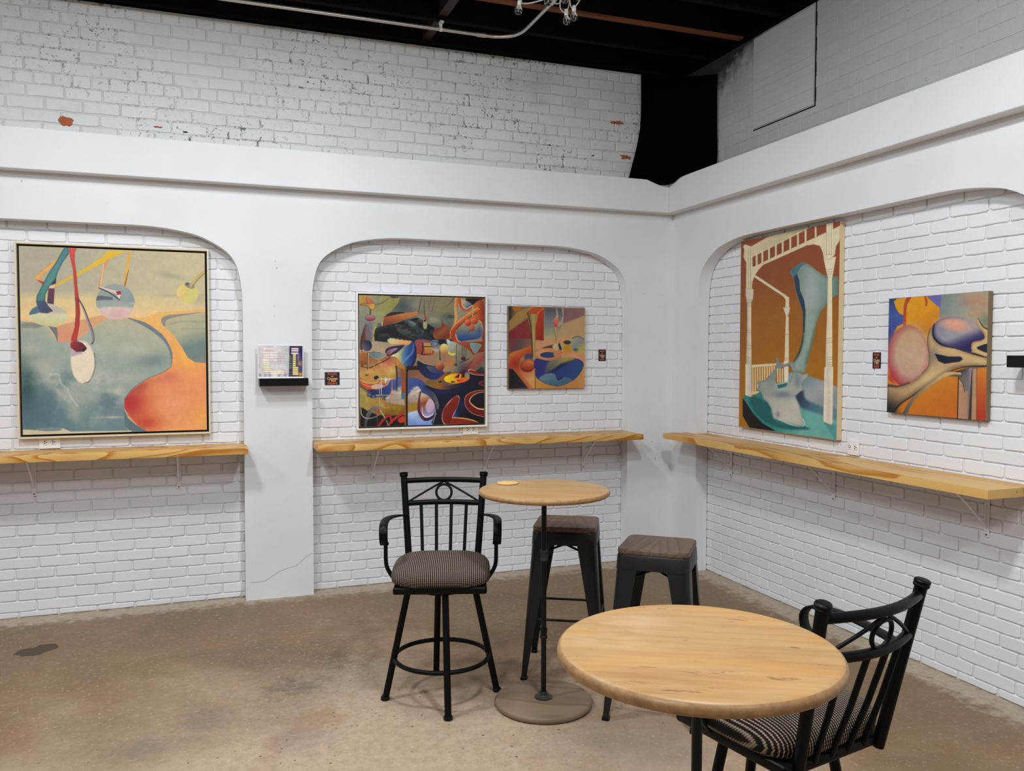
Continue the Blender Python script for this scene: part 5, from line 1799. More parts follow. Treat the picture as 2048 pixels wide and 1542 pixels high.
def art_busy():
    A = Art([(125, 128), (1357, 150), (1357, 1380), (130, 1410)], 290, 300, (70, 70, 70), 4.4)
    A.C = A.lin((700, 130, (132, 128, 108)), (700, 330, (118, 116, 98)), (700, 470, (96, 104, 100)), (700, 560, (34, 46, 50)), (700, 620, (160, 130, 100)), (700, 760, (160, 130, 100)), (700, 1400, (30, 30, 60)))
    F, S, E_, Bl = A.fill, A.stroke, A.ell, A.blob
    # upper sky
    Bl(950, 250, 200, 120, (150, 136, 96), .7)
    Bl(560, 230, 130, 90, (70, 84, 88), .8)
    Bl(690, 220, 90, 60, (150, 148, 134), .6)
    Bl(860, 360, 120, 60, (150, 150, 130), .6)
    Bl(760, 520, 160, 60, (30, 40, 44), .9)
    Bl(1000, 330, 90, 40, (70, 90, 80), .7)
    # pale ghost shape, upper left
    F([(110, 120), (520, 145), (505, 200), (440, 280), (375, 330), (352, 440), (335, 395), (300, 400), (262, 470), (258, 570), (110, 640)], A.lin((130, 400, (134, 134, 128)), (300, 300, (152, 150, 106)), (480, 180, (150, 146, 72))), sm=False)
    Bl(190, 470, 60, 120, (128, 132, 142), .8)
    Bl(290, 170, 60, 40, (146, 144, 140), .7)
    F([(255, 480), (300, 410), (270, 500), (272, 580), (255, 580)], (176, 166, 84))
    S([(348, 395), (350, 450)], [14, 4], (176, 176, 150))
    S([(282, 222), (350, 200), (414, 155)], 4, (60, 50, 40))
    E_(468, 140, 44, 14, (74, 60, 96))
    F([(130, 140), (205, 140), (250, 178), (270, 205), (205, 218), (130, 214)], A.lin((140, 160, (176, 150, 70)), (240, 190, (192, 104, 56))), soft=1.5)
    S([(195, 150), (205, 210)], 5, (120, 70, 40))
    F([(128, 214), (210, 206), (268, 206), (285, 236), (262, 268), (235, 266), (200, 232), (128, 226)], A.lin((140, 210, (170, 120, 84)), (260, 240, (206, 158, 78))), rim=(96, 52, 34), rimw=10)
    S([(232, 268), (230, 322)], 12, (96, 44, 50))
    E_(231, 348, 49, 31, A.lin((230, 318, (180, 150, 140)), (230, 380, (140, 52, 74))), rim=(96, 34, 56), rimw=9)
    # orange beam and storm cloud
    F([(372, 336), (560, 300), (700, 280), (700, 312), (600, 350), (350, 432), (360, 380)], A.lin((500, 300, (188, 122, 62)), (480, 400, (150, 74, 44))), sm=False)
    F([(378, 330), (400, 310), (450, 290), (560, 290), (540, 302), (372, 338)], (40, 44, 44), soft=2)
    F([(266, 520), (282, 455), (330, 432), (480, 400), (560, 372), (700, 340), (860, 440), (860, 560), (690, 580), (600, 562), (500, 545), (430, 545), (400, 578), (300, 575)], (24, 28, 30), sm=False)
    F([(470, 410), (540, 420), (600, 450), (650, 462), (668, 530), (660, 556), (560, 520), (500, 470)], A.lin((560, 420, (74, 84, 82)), (640, 540, (52, 62, 60))), soft=3)
    Bl(590, 470, 60, 30, (84, 92, 88), .7)
    F([(300, 560), (320, 510), (370, 498), (416, 510), (418, 540), (380, 580), (310, 580)], (34, 40, 36), soft=2)
    Bl(370, 515, 50, 20, (60, 66, 58), .8)
    F([(560, 380), (640, 372), (700, 430), (760, 470), (850, 560), (700, 560), (640, 440)], A.lin((620, 390, (66, 84, 96)), (780, 540, (36, 52, 62))), soft=4)
    Bl(640, 390, 60, 16, (140, 146, 136), .8, 20)
    # storm cloud billows
    for x, y, r in ((300, 470, 22), (340, 450, 26), (390, 436, 26), (440, 426, 24), (500, 420, 26), (560, 430, 30), (610, 452, 28), (645, 480, 24), (662, 515, 20), (655, 545, 16)):
        Bl(x, y, r, r * .7, (70, 82, 82), .75)
        Bl(x + 6, y + 12, r * .8, r * .5, (26, 32, 32), .7)
    for x, y, r in ((330, 520, 16), (360, 508, 18), (395, 506, 18), (412, 526, 12)):
        Bl(x, y, r, r * .7, (72, 74, 66), .8)
    for x, y, r in ((430, 548, 14), (460, 552, 16), (500, 556, 16), (540, 562, 16), (580, 570, 16), (620, 574, 16)):
        Bl(x, y, r, r * .7, (226, 214, 176), .8)
    A.clouds(A.zone(760, 400, 180, 130), (170, 168, 150), 60, 31, 0.5, 0.7, .5)
    A.clouds(A.zone(620, 470, 260, 90), (14, 18, 20), 40, 33, 0.5, 0.7, .6)
    # hanging drops
    S([(735, 150), (715, 240), (700, 300)], [6, 8, 4], (80, 70, 52))
    S([(760, 150), (762, 260), (775, 360)], [4, 6, 14], (120, 60, 36))
    E_(770, 410, 22, 46, (164, 158, 124), soft=2)
    S([(768, 300), (772, 370)], [10, 16], (160, 76, 50))
    E_(768, 374, 12, 9, (60, 16, 14))
    S([(830, 150), (808, 262)], 5, (140, 78, 44))
    S([(864, 152), (842, 268)], 5, (110, 90, 60))
    S([(806, 272), (840, 274)], 4, (90, 90, 80))
    S([(1055, 155), (1010, 205), (970, 245)], [10, 5, 3], (116, 66, 40))
    S([(995, 322), (1056, 326)], 6, (40, 50, 50))
    S([(995, 336), (1056, 340)], 4, (40, 50, 50))
    F([(845, 500), (868, 458), (925, 432), (936, 400), (930, 360), (955, 400), (1000, 426), (1040, 470), (1020, 560), (900, 556), (860, 540)], A.lin((880, 460, (138, 52, 44)), (980, 440, (150, 90, 48)), (950, 550, (130, 50, 30))), soft=1.6)
    # orange vine, upper right
    F([(1060, 150), (1357, 150), (1357, 590), (1080, 580), (1010, 540), (1060, 420)], A.lin((1100, 200, (150, 148, 130)), (1100, 400, (150, 136, 108))), sm=False)
    F([(1180, 150), (1357, 150), (1320, 190), (1240, 215), (1200, 200)], (18, 24, 20), soft=2)
    F([(1160, 170), (1210, 190), (1235, 215), (1190, 255), (1140, 220), (1140, 180)], A.lin((1150, 180, (190, 170, 130)), (1190, 240, (96, 110, 130))), soft=1.5)
    S([(1090, 155), (1068, 230), (1076, 330), (1060, 430), (1030, 520)], [44, 22, 26, 30, 30], (206, 152, 92), 1.2)
    S([(1100, 155), (1090, 210), (1092, 240)], [30, 18, 10], (196, 104, 56), 2)
    S([(1118, 152), (1120, 215), (1150, 262), (1190, 268), (1240, 238), (1300, 210), (1350, 175)], [26, 24, 20, 20, 16, 12, 14], (188, 88, 44))
    S([(1132, 160), (1140, 215), (1165, 246), (1195, 248), (1240, 222), (1310, 196), (1350, 160)], 6, (236, 184, 140))
    F([(1236, 230), (1350, 180), (1356, 590), (1336, 560), (1345, 430), (1320, 372), (1262, 378), (1230, 330), (1290, 280)], A.lin((1250, 300, (206, 120, 50)), (1350, 300, (150, 50, 24))), soft=1.3)
    S([(1300, 262), (1200, 320), (1120, 385), (1065, 450), (1045, 520), (1075, 575)], [36, 44, 46, 44, 50, 40], A.lin((1120, 330, (222, 142, 66)), (1160, 400, (170, 70, 30))))
    S([(1292, 240), (1200, 302), (1110, 370), (1040, 440), (1015, 500)], 7, (222, 166, 100), 2)
    S([(1320, 262), (1240, 320), (1130, 400), (1075, 470), (1062, 530)], [4, 8, 8, 8, 6], (130, 44, 20), 2)
    F([(1072, 500), (1084, 462), (1140, 420), (1200, 390), (1312, 366), (1344, 430), (1340, 500), (1300, 548), (1200, 566), (1110, 578), (1090, 560)], A.lin((1180, 380, (164, 146, 106)), (1180, 450, (130, 134, 124)), (1180, 560, (40, 76, 140))), rim=(220, 150, 100), rimw=7, rimk=.9)
    Bl(1310, 480, 34, 60, (60, 84, 130), .7)
    S([(1072, 510), (1092, 562), (1120, 582)], 14, (214, 140, 90))
    for x, y, rx, ry in ((1194, 388, 33, 36), (1256, 372, 38, 34), (1234, 442, 26, 30)):
        E_(x, y, rx, ry, A.lin((x - 15, y - 20, (224, 128, 74)), (x + 15, y + 25, (160, 50, 30))), rim=(130, 40, 24), rimw=10, rimk=.6)
    S([(1244, 235), (1240, 330)], [14, 10], (190, 160, 110))
    S([(1214, 465), (1192, 495)], 4, (40, 40, 50))
    # bands in the middle
    F([(120, 640), (260, 575), (430, 590), (640, 580), (700, 700), (480, 740), (120, 700)], A.lin((260, 600, (178, 160, 136)), (480, 720, (176, 148, 116))), soft=1.5)
    F([(400, 560), (440, 546), (520, 560), (640, 575), (620, 600), (520, 604), (420, 592)], A.lin((420, 560, (206, 196, 150)), (620, 585, (232, 158, 84))), soft=2)
    F([(195, 400), (240, 540), (200, 600), (150, 660), (133, 640), (140, 540)], A.lin((140, 560, (84, 50, 48)), (210, 560, (140, 70, 56))), soft=2)
    F([(190, 420), (250, 400), (250, 570), (190, 560)], (118, 116, 130), soft=3, k=.8)
    E_(198, 618, 50, 54, A.lin((160, 640, (110, 100, 110)), (220, 590, (44, 44, 76))), rim=(26, 22, 46), rimw=10, litdir=(1, 0))
    S([(140, 672), (200, 688), (260, 682), (340, 690), (430, 725)], [4, 6, 8, 6, 8], (52, 36, 34))
    F([(378, 680), (388, 650), (430, 628), (500, 618), (568, 614), (510, 670), (470, 700), (420, 714), (392, 706)], (56, 48, 76), rim=(30, 22, 40), rimw=8)
    F([(388, 684), (420, 655), (500, 640), (455, 680), (415, 706)], A.lin((400, 690, (150, 84, 84)), (480, 650, (150, 140, 180))), soft=1.5)
    F([(650, 564), (678, 620), (684, 700), (662, 770), (636, 822), (560, 812), (520, 772), (486, 732), (440, 714), (510, 680), (570, 630), (620, 600)], A.lin((450, 690, (232, 222, 180)), (520, 680, (186, 184, 140)), (570, 690, (80, 124, 160)), (610, 700, (44, 84, 150)), (680, 710, (28, 36, 100))), soft=1.2)
    S([(655, 600), (645, 680), (590, 740), (545, 790)], [6, 16, 14, 6], (120, 156, 196), 4, .8)
    S([(672, 580), (684, 660), (672, 760), (640, 820)], [6, 14, 14, 10], (24, 24, 70), 2)
    # lower left warm world
    F([(120, 690), (480, 730), (488, 960), (300, 1000), (120, 960)], A.lin((200, 760, (150, 100, 64)), (300, 850, (196, 150, 84)), (250, 960, (176, 146, 66))), sm=False)
    Bl(390, 800, 80, 70, (196, 104, 86), .9)
    Bl(440, 860, 60, 50, (206, 184, 104), .8)
    Bl(440, 760, 60, 20, (190, 96, 92), .6)
    F([(220, 690), (300, 686), (392, 700), (330, 748), (262, 738)], A.lin((260, 700, (96, 130, 134)), (360, 720, (140, 146, 140))), rim=(220, 200, 160), rimw=6)
    F([(132, 690), (215, 700), (200, 800), (150, 820), (132, 810)], A.lin((150, 700, (176, 110, 60)), (160, 810, (130, 74, 44))), rim=(214, 170, 120), rimw=6)
    S([(140, 820), (220, 834), (300, 800), (420, 740)], [8, 12, 8, 10], (80, 40, 30))
    S([(205, 690), (208, 850)], 9, (110, 80, 40))
    S([(213, 690), (215, 850)], 4, (220, 190, 130))
    S([(268, 800), (270, 850)], 5, (200, 160, 90))
    E_(270, 852, 10, 12, (190, 110, 40))
    E_(196, 905, 18, 8, (120, 90, 30))
    # curls
    for r0, col, w in ((0, (200, 84, 46), 24), (22, (212, 128, 70), 16), (40, (196, 92, 58), 14), (56, (230, 180, 120), 7)):
        S([(135, 940 + r0 * .2), (160 + r0 * .4, 1000 - r0 * .4), (230, 1040 - r0), (300, 1030 - r0), (380 - r0 * 1.5, 990 - r0 * .7)], w, col)
    E_(226, 938, 44, 12, (206, 130, 80))
    E_(290, 930, 24, 20, (26, 20, 44))
    Bl(282, 922, 6, 5, (150, 150, 170), .8)
    E_(300, 1016, 60, 24, A.lin((260, 1010, (206, 170, 140)), (350, 1020, (176, 168, 176))), rot=-6, rim=(226, 180, 130), rimw=8)
    F([(200, 1050), (330, 1040), (440, 950), (520, 925), (575, 960), (575, 1110), (470, 1080), (300, 1140), (230, 1120)], A.lin((300, 1060, (40, 54, 110)), (520, 950, (84, 110, 164))), soft=2)
    S([(420, 930), (400, 990), (360, 1020)], [20, 14, 6], (212, 150, 140), 2)
    S([(300, 945), (350, 1010)], 6, (206, 150, 140))
    # clouds
    F([(420, 1100), (450, 1060), (500, 1070), (515, 1030), (550, 1060), (580, 1090), (580, 1210), (400, 1200), (380, 1130)], (172, 162, 146), soft=2)
    Bl(520, 1060, 40, 40, (206, 202, 186), .8)
    F([(120, 1040), (170, 1050), (200, 1110), (260, 1130), (330, 1120), (400, 1170), (560, 1200), (600, 1180), (700, 1180), (720, 1260), (570, 1300), (120, 1260)], A.lin((200, 1080, (160, 150, 76)), (400, 1170, (172, 128, 60)), (400, 1280, (132, 100, 26))), soft=3)
    Bl(470, 1150, 70, 40, (166, 146, 130), .8)
    Bl(180, 1080, 40, 30, (176, 160, 90), .8)
    Bl(480, 1220, 100, 30, (170, 140, 40), .7)
    # dark bottom left
    F([(125, 1230), (200, 1250), (300, 1290), (420, 1310), (570, 1300), (570, 1420), (125, 1420)], (22, 20, 24), soft=3)
    Bl(300, 1260, 40, 30, (140, 74, 44), .8)
    S([(182, 1410), (195, 1330), (240, 1250), (300, 1218), (360, 1205)], [24, 34, 44, 34, 14], A.lin((200, 1400, (74, 74, 82)), (260, 1240, (112, 108, 112)), (350, 1200, (170, 150, 110))), 2)
    S([(138, 1225), (146, 1290), (190, 1325), (260, 1320), (325, 1285)], [8, 12, 12, 8, 6], (150, 152, 150))
    S([(312, 1402), (360, 1340), (420, 1300), (440, 1370)], [22, 24, 26, 20], (168, 44, 36))
    S([(400, 1395), (470, 1330), (560, 1275)], [22, 26, 20], (176, 50, 38))
    S([(420, 1360), (395, 1400)], 10, (90, 20, 20))
    F([(500, 1340), (540, 1310), (565, 1310), (565, 1360), (520, 1372)], (196, 60, 40), soft=2)
    S([(330, 1250), (372, 1318)], 12, (170, 170, 140))
    S([(388, 1350), (410, 1395)], 8, (160, 160, 140))
    S([(298, 1240), (300, 1400)], 3, (200, 150, 150))
    # thin white lines
    S([(300, 942), (490, 942)], 4, (226, 220, 206), sm=False)
    S([(340, 925), (340, 1100)], 4, (220, 216, 206), sm=False)
    S([(322, 1040), (322, 1210)], 3, (200, 196, 160), sm=False)
    S([(285, 1100), (430, 1100)], 4, (220, 216, 196), sm=False)
    F([(375, 925), (400, 940), (430, 945), (395, 955), (380, 990), (365, 950), (340, 945), (370, 938)], (200, 206, 190))
    S([(445, 945), (445, 1010), (442, 1080), (430, 1115)], [4, 8, 16, 22], (196, 134, 124))
    for x, y, r in ((445, 1075, 18), (470, 1060, 18), (505, 1042, 20), (530, 1030, 18), (560, 1060, 20), (480, 1085, 26), (540, 1090, 26), (300, 1110, 14), (260, 1112, 12), (350, 1118, 14), (225, 1092, 12), (400, 1130, 20)):
        Bl(x, y, r, r * .8, (206, 198, 178), .6)
        Bl(x + 5, y + 14, r, r * .6, (140, 118, 100), .45)
    A.clouds(A.zone(330, 1180, 260, 120), (206, 180, 110), 50, 41, 0.5, 0.72, .45)
    A.clouds(A.zone(330, 830, 200, 110), (214, 176, 110), 46, 43, 0.5, 0.72, .5)
    # brown post, twin pipes
    F([(600, 850), (735, 850), (810, 940), (815, 1010), (700, 1000), (600, 960)], A.lin((620, 870, (132, 92, 72)), (780, 980, (166, 116, 84))), sm=False, soft=2)
    F([(596, 950), (700, 940), (800, 1010), (860, 1080), (800, 1110), (596, 1120)], A.lin((620, 980, (76, 96, 156)), (760, 1060, (60, 78, 140))), soft=3)
    F([(596, 1110), (640, 1060), (690, 1020), (730, 1060), (720, 1190), (596, 1200)], A.lin((680, 1040, (204, 198, 186)), (640, 1180, (160, 136, 120))), soft=2)
    F([(596, 1190), (735, 1180), (730, 1262), (596, 1275)], (168, 134, 50), soft=3)
    F([(594, 1275), (700, 1250), (860, 1280), (950, 1280), (955, 1400), (594, 1400)], A.lin((700, 1270, (176, 200, 232)), (700, 1390, (118, 150, 206))), sm=False)
    S([(478, 820), (530, 822), (548, 880), (552, 1000), (552, 1090)], [14, 26, 30, 32, 30], A.lin((500, 830, (140, 92, 44)), (550, 1000, (176, 82, 50)), (550, 1090, (176, 70, 44))))
    F([(535, 1075), (568, 1075), (566, 1140), (536, 1140)], (70, 118, 140), sm=False)
    S([(486, 822), (492, 900), (490, 1052)], [14, 16, 10], (86, 34, 34))
    F([(470, 720), (520, 770), (562, 812), (636, 818), (700, 812), (704, 846), (610, 850), (598, 880), (600, 1400), (566, 1400), (570, 900), (560, 850), (500, 822), (474, 800)], A.lin((560, 900, (176, 128, 60)), (585, 900, (112, 68, 34)), (605, 900, (60, 30, 20))), sm=False)
    S([(590, 1400), (590, 880), (620, 850), (700, 848)], 12, (28, 12, 14))
    Bl(500, 770, 30, 30, (196, 140, 60), .8)
    for x, y, r in ((640, 1060, 20), (665, 1035, 22), (690, 1025, 20), (650, 1090, 26), (700, 1070, 22)):
        Bl(x, y, r, r * .8, (216, 210, 198), .7)
        Bl(x + 6, y + 14, r, r * .6, (150, 132, 124), .5)
    # boat
    F([(690, 690), (760, 760), (880, 815), (1000, 760), (1250, 700), (1200, 800), (1100, 870), (1010, 880), (900, 870), (760, 840), (690, 780)], A.lin((720, 720, (160, 120, 90)), (950, 780, (168, 138, 96)), (1150, 780, (134, 128, 112))), sm=False, soft=2)
    F([(692, 770), (760, 795), (870, 815), (940, 860), (960, 900), (870, 950), (780, 930), (710, 860)], A.lin((710, 800, (24, 34, 66)), (860, 900, (44, 56, 110))), soft=1.3)
    F([(785, 812), (860, 822), (930, 858), (948, 888), (900, 890), (820, 870)], A.lin((800, 820, (96, 96, 104)), (900, 880, (56, 66, 120))), soft=2)
    S([(690, 745), (760, 785), (870, 815)], [10, 12, 6], (166, 150, 116))
    S([(700, 762), (780, 806), (872, 820)], 4, (28, 22, 24))
    Bl(1010, 785, 60, 40, (206, 120, 66), .9)
    E_(916, 822, 42, 42, A.lin((900, 790, (196, 130, 80)), (930, 860, (120, 42, 34))), rim=(90, 30, 24), rimw=10, litdir=(1, 1))
    # middle gadgets
    F([(672, 566), (760, 556), (850, 590), (850, 700), (700, 700), (684, 640)], A.lin((700, 580, (150, 84, 90)), (720, 680, (170, 70, 50))), soft=2)
    F([(756, 590), (842, 590), (842, 690), (770, 690)], A.lin((800, 590, (190, 150, 84)), (800, 690, (176, 126, 60))), sm=False)
    S([(744, 590), (748, 660), (735, 700), (790, 705)], [10, 12, 14, 6], (44, 40, 40))
    S([(752, 626), (850, 626)], 8, (36, 30, 26), sm=False)
    E_(872, 596, 54, 36, (92, 104, 116), rim=(160, 172, 176), rimw=10)
    E_(866, 600, 26, 18, (130, 126, 150))
    F([(836, 640), (900, 650), (915, 670), (880, 680), (846, 660)], (160, 160, 160), soft=2)
    F([(905, 560), (990, 560), (1000, 590), (915, 605)], (20, 30, 56), soft=2)
    E_(958, 646, 43, 51, A.lin((950, 600, (222, 206, 128)), (960, 650, (198, 176, 100)), (965, 696, (190, 110, 60))), rim=(150, 120, 60), rimw=8, rimk=.5)
    S([(916, 660), (918, 755)], [4, 10], (30, 28, 34))
    F([(985, 552), (1020, 570), (1080, 582), (1160, 640), (1250, 700), (1180, 770), (1090, 800), (1060, 700), (1000, 700)], A.lin((1000, 600, (176, 178, 160)), (1100, 700, (136, 130, 110))), sm=False, soft=1.5)
    Bl(995, 570, 20, 24, (206, 216, 210), .9)
    F([(1000, 668), (1030, 690), (1075, 688), (1050, 712), (1005, 700)], (206, 200, 60))
    for x, y0, y1 in ((1082, 600, 800), (1140, 620, 735), (1158, 625, 730), (1178, 640, 720)):
        S([(x, y0), (x - 4, y1)], 4, (54, 44, 40), sm=False)
    E_(1150, 742, 24, 19, (64, 42, 50), rim=(140, 100, 90), rimw=6)
    E_(1075, 803, 13, 9, (24, 44, 40))
    F([(1066, 582), (1200, 580), (1357, 570), (1357, 670), (1260, 722), (1215, 670), (1150, 620)], A.lin((1100, 590, (166, 86, 50)), (1300, 660, (140, 60, 34))), sm=False)
    F([(1214, 598), (1260, 590), (1328, 606), (1300, 655), (1262, 692)], A.lin((1240, 600, (126, 152, 146)), (1270, 680, (110, 138, 150))), rim=(210, 180, 140), rimw=6)
    S([(1345, 672), (1260, 715), (1180, 755), (1110, 785)], [8, 12, 8, 6], (30, 26, 30))
    F([(1230, 720), (1357, 680), (1357, 840), (1260, 870), (1150, 860), (1130, 830)], A.lin((1200, 740, (158, 130, 100)), (1340, 740, (156, 74, 66)), (1300, 850, (118, 120, 100))), soft=2)
    # navy sea lower right
    F([(795, 1000), (1000, 1010), (1190, 950), (1210, 860), (1270, 870), (1357, 860), (1360, 1400), (860, 1400), (900, 1260), (905, 1180), (860, 1090), (800, 1050)], A.lin((850, 1020, (28, 30, 84)), (1000, 1100, (18, 20, 54)), (1250, 1000, (16, 18, 46)), (1300, 1380, (8, 8, 14))), soft=1.5)
    Bl(1150, 900, 70, 120, (26, 26, 84), .7)
    Bl(950, 1060, 120, 40, (44, 60, 120), .5)
    Bl(1060, 1290, 40, 60, (40, 96, 180), .9)
    Bl(1130, 1200, 50, 90, (20, 50, 110), .6)
    Bl(1330, 850, 50, 40, (70, 84, 76), .8)
    F([(785, 955), (880, 955), (940, 905), (990, 872), (1030, 880), (950, 990), (1080, 1005), (1140, 1000), (1040, 1042), (920, 1044), (800, 1010)], A.lin((800, 970, (126, 110, 34)), (920, 980, (160, 100, 50)), (1040, 1030, (60, 48, 60))), soft=1.4)
    E_(918, 968, 18, 15, (30, 30, 26), rim=(170, 150, 90), rimw=5)
    Bl(914, 962, 6, 5, (220, 220, 200), .9)
    E_(1084, 936, 130, 52, A.lin((960, 940, (232, 214, 20)), (1060, 940, (228, 176, 24)), (1120, 930, (226, 96, 30)), (1210, 930, (214, 120, 40))), rot=-4, rim=(120, 40, 20), rimw=7)
    F([(1150, 890), (1200, 880), (1212, 915), (1190, 935), (1150, 905)], (140, 140, 110), soft=1.5)
    F([(1235, 768), (1262, 745), (1170, 860), (1140, 870)], (116, 40, 30), sm=False)
    F([(1060, 930), (1120, 880), (1170, 850), (1160, 925), (1130, 930), (1136, 890), (1105, 930)], (74, 24, 22), sm=False)
    S([(1120, 895), (1112, 935)], 8, (236, 214, 90))
    E_(1045, 972, 22, 7, (40, 20, 14))
    E_(1100, 958, 14, 5, (110, 40, 20))
    # crescents
    OUT = (214, 160, 140)
    RD = A.lin((1000, 1200, (140, 44, 30)), (1100, 1300, (116, 22, 24)))
    for pts in ([(934, 1320), (950, 1245), (1000, 1170), (1060, 1118), (1100, 1106), (1112, 1140), (1092, 1215), (1050, 1300), (1010, 1385), (955, 1385)],
                [(1365, 1052), (1270, 1062), (1190, 1095), (1163, 1145), (1175, 1215), (1230, 1275), (1300, 1303), (1365, 1315), (1365, 1245), (1290, 1232), (1230, 1190), (1212, 1155), (1240, 1110), (1300, 1080), (1365, 1070)],
                [(1196, 860), (1215, 847), (1260, 858), (1300, 885), (1360, 893), (1360, 908), (1280, 905), (1220, 890)],
                [(1300, 990), (1320, 965), (1360, 960), (1330, 985), (1360, 1010), (1330, 1010)]):
        F(pts, OUT)
        c = np.array(pts).mean(0)
        F([(x + (c[0] - x) * .0 + (6 if x < c[0] else -5), y + (6 if y < c[1] else -6)) for x, y in pts] if len(pts) == 10 or len(pts) == 8 else pts, RD)
    S([(1365, 1052), (1270, 1062), (1190, 1095), (1163, 1145), (1175, 1215), (1230, 1275), (1300, 1303), (1365, 1315)], 4.5, OUT)
    S([(1365, 1070), (1300, 1080), (1240, 1110), (1212, 1155), (1230, 1190), (1290, 1232), (1365, 1243)], [4, 5, 6, 9, 10, 12, 12], (236, 184, 120))
    F([(1000, 1395), (1040, 1322), (1150, 1330), (1240, 1345), (1310, 1372), (1200, 1380), (1060, 1390)], (146, 44, 24), sm=False)
    S([(1042, 1322), (1150, 1330), (1240, 1348), (1300, 1372)], [8, 10, 9, 3], (232, 176, 104))
    # swirl face
    F([(715, 1080), (790, 1100), (845, 1150), (872, 1230), (850, 1290), (780, 1315), (730, 1270), (712, 1180)], A.lin((740, 1110, (196, 176, 140)), (760, 1180, (150, 84, 50)), (800, 1290, (150, 150, 190))), soft=1.5)
    F([(775, 1225), (790, 1170), (815, 1135), (850, 1165), (862, 1215), (830, 1260), (795, 1268)], A.lin((790, 1160, (206, 176, 190)), (840, 1250, (184, 160, 200))), rim=(230, 206, 196), rimw=6)
    S([(722, 1070), (708, 1170), (710, 1260), (760, 1335), (830, 1325), (880, 1265)], [14, 20, 26, 30, 28, 10], (76, 22, 62))
    S([(718, 1080), (704, 1180), (706, 1270), (750, 1335)], 6, (170, 60, 70))
    S([(742, 1215), (748, 1290), (790, 1315), (850, 1290)], [4, 8, 10, 6], (214, 220, 240))
    S([(760, 1020), (850, 1095), (890, 1170), (898, 1230)], [26, 34, 38, 20], A.lin((780, 1040, (50, 60, 96)), (890, 1180, (100, 108, 116))))
    S([(776, 1010), (870, 1080), (912, 1180), (905, 1250)], [8, 14, 14, 8], (20, 20, 32))
    S([(882, 1262), (862, 1320), (850, 1400)], [12, 14, 12], (16, 14, 22))
    S([(868, 1240), (870, 1290), (848, 1380)], [3, 5, 3], (220, 226, 236))
    # black lower edge and left edge
    S([(125, 1412), (1357, 1385)], 5, (14, 12, 14), sm=False)
    return A


def picture(name, lab, side, u0, u1, z0, z1, depth, art, artname, frame=None, gain=0.88, sidemat=None, fw=0.010, gap=0.009, tilt=0.0, contrast=1.0, brush=0.04):
    """framed: floater frame of four rails round the canvas; unframed: stretched canvas with painted or raw sides"""
    uc, zc = (u0 + u1) / 2, (z0 + z1) / 2
    w, h = u1 - u0, z1 - z0
    loc = (uc, T - 0.001, zc) if side == 'L' else (T - 0.001, -uc, zc)
    t = thing(name, lab, 'painting', loc, 0 if side == 'L' else -PI / 2)
    t.rotation_euler.rotate_axis('Y', tilt)
    inset = (fw + gap) if frame else 0.0
    cw, ch = w - 2 * inset, h - 2 * inset
    A = art()
    cv = A.build(artname, cw - 0.002, ch - 0.002, t, gain, contrast=contrast, brush=brush)
    cv.location = (0, -depth + (0.005 if frame else 0.0) - 0.0004, 0)
    bm = bmesh.new()
    box(bm, (-cw / 2, -depth + (0.005 if frame else 0.0), -ch / 2), (cw / 2, -0.001, ch / 2), 0.001, 1)
    obj('stretched_canvas', bm, sidemat or RAWCANVAS, t)
    if frame:
        bm = bmesh.new()
        box(bm, (-w / 2 + fw, -0.012, -h / 2 + fw), (w / 2 - fw, -0.002, h / 2 - fw))
        obj('black_backing', bm, BLACKPAINT, t)
        # black inner lip seen between canvas and frame
        for a, b in (((-w / 2, -h / 2), (-w / 2 + fw, h / 2)), ((w / 2 - fw, -h / 2), (w / 2, h / 2)), ((-w / 2 + fw, h / 2 - fw), (w / 2 - fw, h / 2)), ((-w / 2 + fw, -h / 2), (w / 2 - fw, -h / 2 + fw))):
            bm = bmesh.new()
            box(bm, (a[0], -depth - 0.003, a[1]), (b[0], 0.0, b[1]), 0.001, 1)
            r_ = obj('frame_rail', bm, frame, t)
            for p in r_.data.polygons:
                pass
    return t


picture('framed_painting', 'large cream framed painting of discs hanging over clouds and orange land, above the left counter', 'L', -4.407, -3.331, 1.084, 2.2515, 0.040, art_big, 'canvas_print', CREAM, fw=0.011, gap=0.013)
picture('framed_painting', 'white framed crowded surreal painting above the middle counter, behind the armchair stool', 'L', -2.402, -1.472, 1.0755, 2.010, 0.040, art_busy, 'canvas_print', WHITEFRAME, fw=0.012, gap=0.009, contrast=1.2, brush=0.07, gain=0.84)
picture('canvas_painting', 'small unframed painting of a blue bowl and trumpet form, right part of the middle alcove', 'L', -1.309, -0.7025, 1.3405, 1.939, 0.030, art_small_sun, 'canvas_print', sidemat=OLIVECANVAS, gain=0.90, contrast=1.1)
picture('canvas_painting', 'tall unframed painting of a white porch and giant grey bone in the right alcove', 'R', 0.774, 1.716, 1.100, 2.358, 0.035, art_porch, 'canvas_print', sidemat=RAWCANVAS, gain=0.86)
picture('canvas_painting', 'square unframed painting of bone shapes and a pale ball, rightmost on the right wall', 'R', 2.083, 2.685, 1.286, 1.893, 0.030, art_bone, 'canvas_print', sidemat=OLIVECANVAS, gain=0.86)


